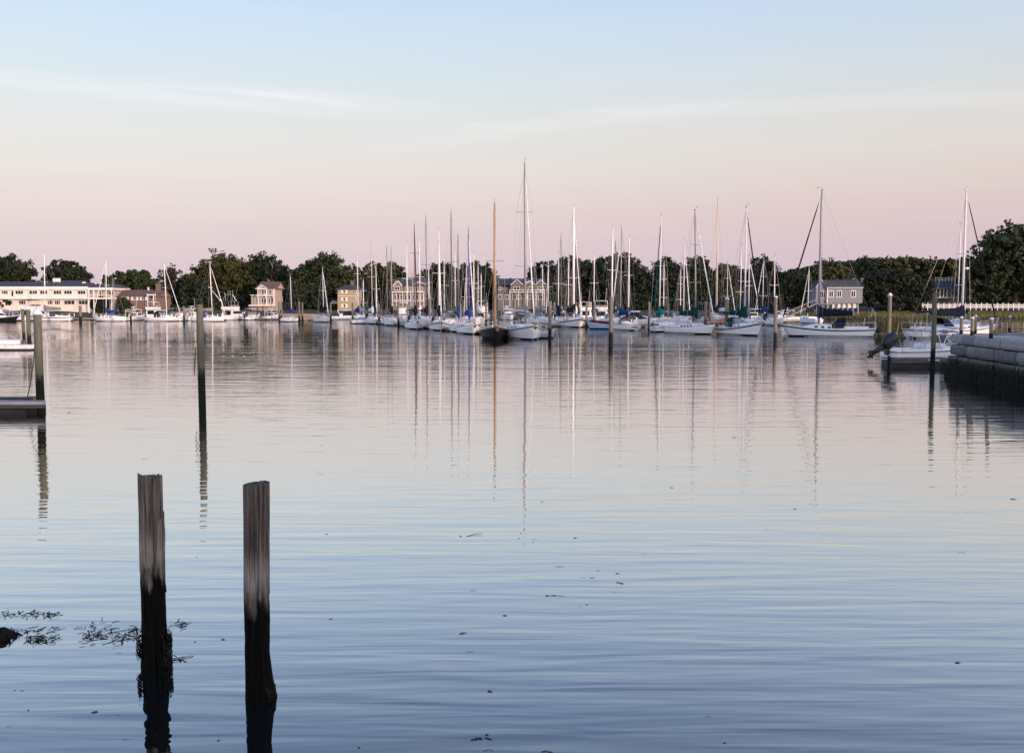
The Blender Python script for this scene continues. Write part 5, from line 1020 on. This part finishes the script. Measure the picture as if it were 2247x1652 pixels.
def old_post(name, label, x, wl, xt, ytop, wpx, m, seed, jag, cracks, flare, notch=None, group='old posts in the foreground water'):
    P = W(x, wl); Y = P.y; H = A(xt, ytop, Y).z; r = wpx * Y / F / 2; xo = A(xt, ytop, Y).x - P.x
    na, nz = 200, 130; v = []; g_ = random.Random(seed)
    cr = [(c[0], c[1], c[2], g_.random() * 9) for c in cracks]
    for i in range(nz + 1):
        q = i / nz
        for k in range(na):
            a = 2 * math.pi * k / na; ht = H + jag(a); z = -.9 + (ht + .9) * q
            rr = r * (1.0 + .035 * gn(math.cos(a) * 2 + seed, math.sin(a) * 2, z * 1.3)) + r * .05 * gn(math.cos(a) * 9, math.sin(a) * 9 + seed, z * .9) + r * .03 * gn(math.cos(a) * 28, math.sin(a) * 28, z * 2.0 + seed)
            if z < .95: rr += r * .05 * gn(math.cos(a) * 5, math.sin(a) * 5, z * 6 + seed) - r * .03
            for a0, dep, wd, ph in cr:
                ac = a0 + .07 * gn(z * 1.4, ph, 0) * 2; dd = abs((a - ac + math.pi) % (2 * math.pi) - math.pi); fade = min(1, max(.15, .5 + gn(z * .9, ph + 4, 1) * 1.4)); rr -= r * dep * 1.35 * fade * math.exp(-(dd / (wd * 1.5)) ** 2)
            if z < .45: rr += r * flare(a) * max(0, (.45 - max(z, -.1)) / .45) ** 1.6
            if notch: rr -= r * notch(a, z, H)
            v.append((rr * math.cos(a) + xo * max(z, 0) / H, rr * math.sin(a), z))
    f = [(i * na + k, i * na + (k + 1) % na, (i + 1) * na + (k + 1) % na, (i + 1) * na + k) for i in range(nz) for k in range(na)]
    c0 = len(v)                                   # end grain: sunken, rough top
    for j, (s, dz) in enumerate(((.8, -.012), (.5, -.02), (.2, -.03))):
        for k in range(na): p = v[nz * na + k]; v.append((p[0] * s + xo * (1 - s), p[1] * s, (H + (p[2] - H) * s) + dz + .012 * gn(p[0] * 40 * s, p[1] * 40 * s, seed + j)))
    for k in range(na): f.append((nz * na + k, nz * na + (k + 1) % na, c0 + (k + 1) % na, c0 + k))
    for j in range(2):
        for k in range(na): f.append((c0 + j * na + k, c0 + j * na + (k + 1) % na, c0 + (j + 1) * na + (k + 1) % na, c0 + (j + 1) * na + k))
    f.append(tuple(c0 + 2 * na + k for k in range(na)))
    mb = MB(); mb.v = v; mb.f = f; o = mb.build(name, m, None, True, (P.x, Y, 0)); tag(o, label, 'post', group); return o, P, H, r
PM1 = post_mat('old_post_wood', (.245, .21, .175), (.13, .11, .092), (.34, .31, .27), (.005, .005, .005), .95)
PM2 = post_mat('old_post_wood_sawn', (.165, .138, .12), (.10, .084, .075), (.42, .385, .36), (.005, .005, .005), .93)
front = -math.pi / 2       # side facing the camera
def jagL(a):
    d = (a - front + math.pi) % (2 * math.pi) - math.pi
    base = .02 * gn(math.cos(a) * 3, math.sin(a) * 3, 3) + .012 * gn(math.cos(a) * 14, math.sin(a) * 14, 5)
    base += .035 * math.exp(-((d - .1) / .45) ** 2) - .01
    if .42 < d < .80: base -= .055 + .03 * math.sin(d * 34)
    if .86 < d < .98 or 1.12 < d < 1.2: base += .035
    if -1.5 < d < -1.0: base += .018 + .02 * math.sin(d * 30)
    if -1.0 < d < -.7: base -= .022
    return base
oL, PL, HL, rL = old_post('weathered_post', 'weathered post with a splintered top and weed at its foot, left of the flat-topped one', 340, 1458, 330, 1043, 53, PM1, 3, jagL,
    [(front + .52, .28, .045), (front + .75, .12, .03), (front - .45, .16, .03), (front + .1, .08, .02), (front - .95, .1, .03), (front + 1.2, .14, .04), (front - .15, .06, .015), (front + .33, .07, .015)],
    lambda a: .30 * max(0, math.cos(a)) + .18 * max(0, -math.cos(a)), lambda a, z, H: (.10 if z > H - .36 and -.05 < a < 5 and ((a - front + math.pi) % (2 * math.pi) - math.pi) > .62 else 0))
def jagR(a): return .010 * math.cos(a) + .006 * gn(math.cos(a) * 4, math.sin(a) * 4, 8)
oR, PR, HR, rR = old_post('weathered_post', 'weathered post sawn off flat with a pale band above its black foot', 565, 1530, 562.5, 1060, 56, PM2, 8, jagR,
    [(front + .05, .22, .022), (front - .38, .18, .02), (front + .42, .20, .022), (front - .75, .12, .025), (front + .8, .14, .025), (front - .18, .08, .014), (front + .22, .09, .014), (front + 1.15, .1, .03)],
    lambda a: .62 * max(0, math.cos(a - .1)) ** 1.5)
# split slab standing along the splintered post
slab = MB(); rings = []
for k in range(14):
    q = k / 13; z = HL - .42 - .75 * q; w_ = .055 * math.sin(math.pi * min(1, .25 + q * .8)) + .01
    xx = rL * (.93 + .08 * math.sin(q * 7)); rings.append([(xx - .02, -rL * .42 - w_, z), (xx + .035, -rL * .30, z + .01), (xx + .02, -rL * .05, z), (xx - .03, -rL * .2, z)])
slab.loft(rings); slab.build('split_slab', PM1, oL, False)
WEED = mat('rockweed', (.010, .0095, .005), .7, .4, 12, c2=(.004, .0045, .003), spec=.12); WEED2 = mat('rockweed_pale', (.030, .026, .012), .7, .4, 12, spec=.15)
def weed_skirt(parent, r, n, zr, seed, out=.1, side=None):
    g_ = random.Random(seed); mb = MB()
    for k in range(n):
        a = g_.uniform(0, 2 * math.pi)
        if side is not None and g_.random() < 1.1: a = side + g_.uniform(-.7, .7)
        z = g_.uniform(*zr); rr = r * g_.uniform(1.0, 1.12); L_ = g_.uniform(.07, .2); w_ = g_.uniform(.006, .014); p = Vector((rr * math.cos(a), rr * math.sin(a), z)); d = Vector((math.cos(a) * g_.uniform(.2, 1) * out * 5, math.sin(a) * g_.uniform(.2, 1) * out * 5, -1)).normalized(); s_ = Vector((-math.sin(a), math.cos(a), g_.uniform(-.3, .3)))
        pts = [p + d * L_ * q + Vector((math.cos(a), math.sin(a), 0)) * (.03 * math.sin(q * 4)) for q in (0, .4, .75, 1.0)]
        pts = [Vector((u.x, u.y, max(u.z, .004))) for u in pts]
        mb.loft([[u - s_ * w_ * ww, u + s_ * w_ * ww] for u, ww in zip(pts, (.6, 1.1, .9, .2))], False)
    o = mb.build('rockweed', WEED, parent); o['kind'] = 'stuff'; return o
weed_skirt(oL, rL * 1.03, 130, (.02, .36), 1, .05, 0.0); weed_skirt(oR, rR * 1.05, 90, (.01, .14), 2, .06, 0.0)
weed_skirt(oL, rL * 1.05, 50, (.14, .34), 4, .04, math.pi)
# drifting weed mats
def weed_mat(label, x0, x1, y0, y1, n, seed, m=WEED, thick=.006):
    c = W((x0 + x1) / 2, (y0 + y1) / 2); g_ = random.Random(seed); mb = MB()
    for k in range(int(n * .42)):
        u, v_ = g_.random(), min(1, max(0, g_.gauss(.5, .22))); p = W(x0 + (x1 - x0) * u, y0 + (y1 - y0) * v_) - c; p.z = .004 + g_.random() * thick; a = g_.uniform(0, 2 * math.pi); w_ = g_.uniform(.003, .008)
        pts = [p.copy()]
        for q in range(g_.randint(3, 6)):
            a += g_.uniform(-.8, .8); p = p + Vector((math.cos(a) * .021, math.sin(a) * .021, g_.uniform(-.005, .005))); p.z = min(max(p.z, .003), thick + .008); pts.append(p.copy())
        s_ = Vector((-math.sin(a), math.cos(a), g_.uniform(-.4, .4)))
        mb.loft([[q - s_ * w_, q + s_ * w_] for q in pts], False)
    o = mb.build('seaweed_mat', m, None, False, c); tag(o, label, 'seaweed', kind='stuff'); return o
weed_mat('long thin line of dark seaweed floating above the weedy rock', 0, 131, 1341, 1354, 150, 1)
weed_mat('largest raft of tangled seaweed against the splintered post', 180, 312, 1363, 1417, 330, 2)
weed_mat('thick brownish clump of seaweed right of the weedy rock', 57, 121, 1393, 1412, 170, 3, WEED2, .018)
weed_mat('small loose string of seaweed between the rock and the largest raft', 42, 132, 1377, 1390, 60, 4)
weed_mat('two short seaweed wisps just right of the splintered post', 372, 416, 1364, 1380, 45, 5)
weed_mat('spiky weed sprig poking out from the foot of the splintered post', 372, 408, 1440, 1450, 40, 6)
# weedy rock
c = W(0, 1398); mb = MB(); rings = []
for k in range(7):
    ph = k / 6 * math.pi / 2; rings.append([((.13 * math.cos(ph) + .003) * math.cos(a) * (1 + .3 * gn(math.cos(a) * 2, math.sin(a) * 2, k * .5)), (.18 * math.cos(ph) + .003) * math.sin(a), -.05 + .15 * math.sin(ph) * (1 + .2 * gn(math.cos(a) * 3, math.sin(a) * 3, k))) for a in np.linspace(0, 2 * math.pi, 20, endpoint=False)])
mb.loft(rings); o = mb.build('weedy_rock', WEED, None, True, c); tag(o, 'dark weed-covered rock breaking the surface at the frame edge', 'rock'); weed_skirt(o, .12, 110, (.0, .08), 9, .2)
# drifting leaves and scraps
def leaf_mesh(kind, seed):
    g_ = random.Random(seed); mb = MB(); n = 9
    if kind == 'leaf': prof = [.05, .35, .8, 1, .95, .75, .45, .15, .03]
    elif kind == 'stick': prof = [.5, .6, .5, .7, .5, .45, .6, .4, .2]
    else: prof = [.2, .9, .4, .8, 1, .3, .7, .5, .1]
    wd = {'leaf': .30, 'stick': .09, 'scrap': .22}[kind]; ph = g_.random() * 6
    rings = []
    for k in range(n):
        q = k / (n - 1); y = .12 * math.sin(q * 4 + ph); z = .05 + .08 * math.sin(q * 3 + ph); h = prof[k] * wd
        rings.append([(q - .5, y - h, z), (q - .5, y, z + .05), (q - .5, y + h, z), (q - .5, y, z - .02)])
    mb.loft(rings, True, True); me = bpy.data.meshes.new('leaf_scrap'); me.from_pydata(mb.v, [], mb.f); me.materials.append(mat('wet_leaf', (.018, .016, .012), .5, .4, 5) if kind != 'leaf' else mat('wet_leaf_olive', (.035, .03, .012), .5, .5, 5)); return me
LM = {k: [leaf_mesh(k, s) for s in range(3)] for k in ('leaf', 'stick', 'scrap')}
LBL = {'leaf': ('floating_leaf', 'single dark leaf floating flat on the calm water', 'leaf', 'leaves adrift on the water'), 'stick': ('floating_twig', 'thin dark twig floating on the calm water', 'twig', 'twigs adrift on the water'), 'scrap': ('floating_weed', 'ragged scrap of dark weed floating on the calm water', 'weed', 'weed scraps adrift on the water')}
z5 = lambda x, y: (970.6 + x / 3.295, 1150.9 + y / 3.295)
DRIFT = [(*z5(230, 77), 38, 'stick'), (*z5(132, 85), 9, 'leaf'), (*z5(570, 62), 6, 'leaf'), (*z5(555, 100), 7, 'leaf'), (*z5(668, 108), 12, 'stick'), (*z5(657, 127), 6, 'leaf'), (*z5(962, 97), 11, 'leaf'), (*z5(1460, 215), 10, 'stick'), (*z5(850, 305), 20, 'stick'), (*z5(1128, 334), 8, 'scrap'), (*z5(1015, 383), 11, 'stick'), (*z5(1085, 385), 11, 'scrap'), (*z5(1267, 354), 11, 'leaf'), (*z5(1278, 420), 14, 'scrap'), (*z5(1298, 426), 11, 'leaf'), (*z5(1250, 491), 10, 'stick'), (*z5(220, 476), 16, 'stick'), (*z5(760, 514), 12, 'leaf'), (*z5(800, 512), 13, 'scrap'), (*z5(842, 516), 22, 'stick'), (*z5(1000, 590), 10, 'stick'), (*z5(1045, 579), 8, 'leaf'), (*z5(455, 657), 12, 'leaf'), (*z5(150, 787), 19, 'scrap'), (*z5(205, 919), 15, 'stick'), (*z5(345, 1205), 15, 'leaf'), (*z5(323, 1519), 12, 'leaf'), (*z5(248, 1550), 29, 'scrap'), (*z5(335, 1547), 20, 'scrap'), (*z5(335, 1632), 24, 'stick'), (*z5(740, 1638), 16, 'scrap'), (*z5(790, 1650), 20, 'scrap'),
         (1384, 908, 7, 'leaf'), (1612, 960, 12, 'leaf'), (2224, 1095, 14, 'leaf'), (2102, 1454, 15, 'leaf'), (1555, 1572, 14, 'stick'), (703, 1040, 12, 'stick'), (717, 1172, 8, 'leaf'), (998, 1020, 13, 'stick'), (318, 1007, 14, 'stick'), (648, 958, 8, 'stick'), (208, 1562, 18, 'leaf'), (707, 977, 9, 'stick'), (432, 1222, 6, 'leaf'), (726, 1358, 9, 'leaf'), (1474, 1070, 10, 'leaf'), (1745, 1117, 10, 'leaf'), (1684, 1162, 9, 'stick'), (2110, 1212, 14, 'stick'), (1190, 1101, 8, 'leaf'),
         (196, 834, 8, 'leaf'), (275, 1622, 16, 'stick'), (49, 1515, 9, 'scrap'), (33, 1514, 6, 'leaf'), (62, 1558, 9, 'scrap'), (20, 1594, 12, 'stick'), (262, 1433, 14, 'stick'), (490, 1403, 12, 'leaf'), (428, 1408, 8, 'leaf'), (1590, 1630, 9, 'leaf'), (788, 1640, 9, 'leaf'), (480, 1624, 9, 'leaf'), (258, 1568, 10, 'stick'), (152, 905, 10, 'leaf'), (621, 925, 9, 'stick')]
for k, (x, y, px, kd) in enumerate(DRIFT):
    P = W(x, y); nm, lb, ct, gp = LBL[kd]; s_ = px * P.y / F
    o = link(nm, LM[kd][k % 3]); o.location = (P.x, P.y, .002); o.scale = (s_, s_, min(s_, .25) * .4); o.rotation_euler = (0, 0, random.Random(k).uniform(-.35, .35)); tag(o, lb, ct, gp)
# ------------------------------------------------------------------ stone quay on the right
GRAN = wet_mat('granite_block', (.40, .395, .385), (.21, .21, .205), (.010, .010, .008), .95, .12, (.10, .10, .08), rand=True)
QTOP = mat('quay_paving', (.27, .26, .25), .9, .2, .8, bump=.03, c2=(.15, .145, .14), detail=8)
C0 = Vector((21.9, 48.2, 0)); C1 = Vector((20.3, 33.0, 0)); ZT = 2.12
q_ = empty('stone_quay', (C0.x, C0.y, 0), 0, 'grey granite block quay with a dark weedy foot', 'quay')
du = (C1 - C0).normalized(); nrm = Vector((du.y, -du.x, 0)); nrm = nrm if nrm.x < 0 else -nrm      # outward, to the left
def block(u0, u1, z0, z1, proud, seed, depth=1.0, ret=False):
    g_ = random.Random(seed); mb = MB(); nu, nz = 6, 4; rings = []
    if not ret: O, U, Nn = Vector((0, 0, 0)), du, nrm
    else: O, U, Nn = Vector((0, 0, 0)), Vector((1, .12, 0)).normalized(), Vector((-.12, 1, 0)).normalized()
    front_ = []
    for j in range(nz + 1):
        row = []
        for i in range(nu + 1):
            u = u0 + .045 + (u1 - u0 - .09) * i / nu; z = z0 + .022 + (z1 - z0 - .044) * j / nz; ed = (i in (0, nu)) + (j in (0, nz)); d = proud - .06 * ed + .04 * gn(u * 2.1, z * 2.7, seed) + .014 * gn(u * 7, z * 7, seed)
            row.append(O + U * u + Nn * d + Vector((0, 0, z + .05 * gn(u * 1.5, seed, 2) * (j == nz))))
        front_.append(row)
    n = len(mb.v)
    for r_ in front_: mb.v += [tuple(p) for p in r_]
    bk = [[p - Nn * (depth + .3) for p in r_] for r_ in front_]
    for r_ in bk: mb.v += [tuple(p) for p in r_]
    K = (nz + 1) * (nu + 1); I = lambda j, i: n + j * (nu + 1) + i
    for j in range(nz):
        for i in range(nu): mb.f.append((I(j, i), I(j, i + 1), I(j + 1, i + 1), I(j + 1, i)))
    for i in range(nu): mb.f.append((I(nz, i), I(nz, i + 1), I(nz, i + 1) + K, I(nz, i) + K)); mb.f.append((I(0, i) + K, I(0, i + 1) + K, I(0, i + 1), I(0, i)))
    for j in range(nz): mb.f.append((I(j, 0) + K, I(j, 0), I(j + 1, 0), I(j + 1, 0) + K)); mb.f.append((I(j, nu), I(j, nu) + K, I(j + 1, nu) + K, I(j + 1, nu)))
    return mb.build('block', GRAN, q_, False)
sd = 0
for z0, z1, cuts, pr in ((1.62, ZT, (0, 1.7, 3.3, 6.4, 9.0, 12.2, 15.4), .0), (1.05, 1.60, (0, 2.1, 3.25, 5.6, 8.0, 11.0, 15.4), .03), (.42, 1.03, (0, 1.4, 3.2, 6.0, 8.6, 11.6, 15.4), .16), (-.2, .40, (0, 2.2, 4.4, 7.0, 9.6, 12.4, 15.4), .24), (-.9, -.22, (0, 3, 6, 9, 12, 15.4), .28)):
    for a, b2 in zip(cuts, cuts[1:]):
        sd += 1; block(a, b2, z0, z1, pr + random.Random(sd).uniform(-.04, .06) + (.10 if z1 == ZT and a >= 3.3 else 0), sd)
    block(0, 3.2, z0, z1, pr, 80 + sd, ret=True); block(3.2, 6.4, z0, z1, pr, 90 + sd, ret=True)
mb = MB(); far = Vector((1, .12, 0)).normalized()
a0 = nrm * -.35 + du * .2; a1 = du * 15.3 + nrm * -.35; a2 = a1 + Vector((40, 4.8, 0)); a3 = a0 + far * 40
mb.quad(*[(p.x, p.y, ZT - .05) for p in (a0, a1, a2, a3)]); mb.quad(*[(p.x, p.y, -1) for p in (a0, a3, a2, a1)])
for p, r_ in ((a0, a1), (a1, a2), (a2, a3), (a3, a0)): mb.quad((p.x, p.y, -1), (r_.x, r_.y, -1), (r_.x, r_.y, ZT - .05), (p.x, p.y, ZT - .05))
mb.build('paving', QTOP, q_)
# weed on the foot of the quay
g_ = random.Random(4); mb = MB()
for k in range(2600):
    u = g_.uniform(-.1, 15); z = g_.uniform(.05, .75) ; base = du * u + nrm * (.3 + .1 * g_.random()) + Vector((0, 0, z)); L_ = g_.uniform(.1, .3); w_ = g_.uniform(.012, .03)
    e = base + nrm * g_.uniform(.0, .08) + Vector((0, 0, -L_)) + du * g_.uniform(-.06, .06); e.z = max(e.z, .003); mb.quad(base - du * w_, base + du * w_, e + du * w_ * .5, e - du * w_ * .5)
o = mb.build('rockweed', WEED, q_); o['kind'] = 'stuff'
# mooring posts on the quay
MP = wet_mat('quay_post_wood', (.30, .25, .19), (.19, .155, .115), (.03, .027, .024), .22, .04)
for x, yt, yb, w_, D_, lb in ((2109, 696, 729, 7.2, 47.2, 'quay post nearest the quay\'s outer corner'), (2133, 697, 731.5, 7.6, 45.6, 'quay post in front of its slimmer twin'), (2140, 693, 729, 6.2, 47.6, 'slim quay post with a frayed pale top'), (2174.5, 699, 738, 8.0, 42.4, 'leaning-roped quay post by the granite slabs'), (2215, 694, 724, 5, 52, 'small quay post standing back beside a black box')):
    P = A(x, yb, D_); r0 = w_ * D_ / F / 2; H = A(x, yt, D_).z - (ZT - .05)
    mb = MB(); mb.loft([[(r0 * s_ * math.cos(a), r0 * s_ * math.sin(a), z) for a in np.linspace(0, 2 * math.pi, 12, endpoint=False)] for z, s_ in ((0, 1.05), (H * .4, 1.0), (H * .8, .97), (H * .97, .98), (H, .8))])
    o = mb.build('mooring_post', MP, None, True, (P.x, D_, ZT - .06)); tag(o, lb + ', light brown wood with a white top', 'post', 'mooring posts on the stone quay')
    c_ = MB(); c_.loft([[(r0 * s_ * math.cos(a), r0 * s_ * math.sin(a), z) for a in np.linspace(0, 2 * math.pi, 12, endpoint=False)] for z, s_ in ((H - .04, 1.06), (H + .02, 1.08), (H + .05, .6))]); c_.build('cap', CAPM, o, True)
# ------------------------------------------------------------------ float and motorboat beside the quay
ya = W(2020, 806).y; fa, fbp = A(1956, 800, ya), A(2092, 800, ya)
r = empty('quay_float', ((fa.x + fbp.x) / 2, ya + .8, 0), 0, 'dark wooden float beside the quay carrying the motorboat\'s berth', 'dock')
w_ = fbp.x - fa.x
for k in range(12): MB().box((-w_ / 2 + w_ * (k + .5) / 12, 0, .46), (w_ / 12 * .93, 1.6, .05)).build('plank', MATS['dock_brown_wood'], r)
MB().box((0, -.82, .34), (w_, .08, .2)).build('fascia_board', MATS['dock_brown_wood'], r); MB().box((0, 0, .1), (w_ * .98, 1.5, .5)).build('float', DOCKD, r)
ring = MB(); pc = A(2046, 790, ya); ring.tube([(pc.x - r.location.x + .28 * math.cos(a), -.95 + .28 * math.sin(a), .42) for a in np.linspace(0, 2 * math.pi, 17)], .035, 6, False); ring.build('pile_guide', ALU, r)
for px in (1950, 1957): 
    P = A(px, 800, ya - .1); piling('short stub piling at the end of the quay float', px, 803, 781 + (px - 1950) * .5, 7, PGREY, None, 'stub pilings at the quay float', dist=ya - .3 + (px - 1950) * .1)
mbt = empty('motorboat', (A(2030, 780, ya + 2.6).x + 1.0, ya + 2.8, 0), R(6), 'white open motorboat with canvas-topped windshield and tilted outboard beside the quay', 'motorboat')
HM = Hull(6.4, 2.3, .78, 1.15, .9, .8, -.15, .03, .45, 2.6, .45); hh = HM.mesh(16).build('hull', GELC, mbt, True); HM.stripe(-.32, -.0, rel=True, off=.02).build('topside_band', GEL, hh); HM.stripe(-.05, .02, rel=True, off=.04).build('rub_rail', CANV['grey'], hh); HM.deck(dz=-.03).build('deck', GEL, mbt)
X = lambda t: -3.2 + 6.4 * t
for sgn in (1, -1): MB().box((X(.25), sgn * .95, .85), (2.6, .22, .2)).build('coaming', GEL, mbt)
MB().box((X(.5), 0, 1.05), (.9, 1.7, .45), taper=.85).build('helm_console', GEL, mbt); MB().box((X(.33), .45, 1.0), (.5, .5, .5), taper=.9).box((X(.33), -.45, 1.0), (.5, .5, .5), taper=.9).build('seat', CANV['white'], mbt)
ws = MB(); ws.loft([[(X(.50), 1.0, 1.15), (X(.60), .75, 1.2), (X(.64), 0, 1.2), (X(.60), -.75, 1.2), (X(.50), -1.0, 1.15)], [(X(.47), .9, 1.62), (X(.54), .66, 1.72), (X(.57), 0, 1.74), (X(.54), -.66, 1.72), (X(.47), -.9, 1.62)]], False); ws.build('windshield', CLEARV, mbt)
wf = MB(); wf.tube([(X(.47), .9, 1.63), (X(.54), .66, 1.73), (X(.57), 0, 1.75), (X(.54), -.66, 1.73), (X(.47), -.9, 1.63)], .03, 5); wf.build('windshield_frame', GEL, mbt)
tp = MB(); canopy(tp, [X(.36), X(.44), X(.56), X(.62)], .95, [2.02, 2.1, 2.0, 1.78], .12, th=.03); tp.build('canvas_top', CANV['white'], mbt, True)
fr = MB()
for sgn in (1, -1):
    for t1, z1 in ((.38, 2.02), (.5, 2.08), (.6, 1.85)): fr.tube([(X(.42), sgn * 1.0, 1.0), (X(t1), sgn * .93, z1)], .022, 5, False)
    fr.tube([(X(.05), sgn * .9, .85), (X(.02), sgn * .9, 1.5)], .018, 5, False); fr.tube([(X(.12), sgn * .95, .9), (X(.17), sgn * 1.0, 2.5)], [.016, .008], 5)
fr.build('canopy_frame', CHROME, mbt)['kind'] = 'stuff'; HM.rail(.4, .6, .97, 5, .016, wires=1).build('bow_rail', CHROME, mbt)
outboard(mbt, X(0) - .18, 0, .82, -1.0, 1.3)
o = mbt.children[-1]
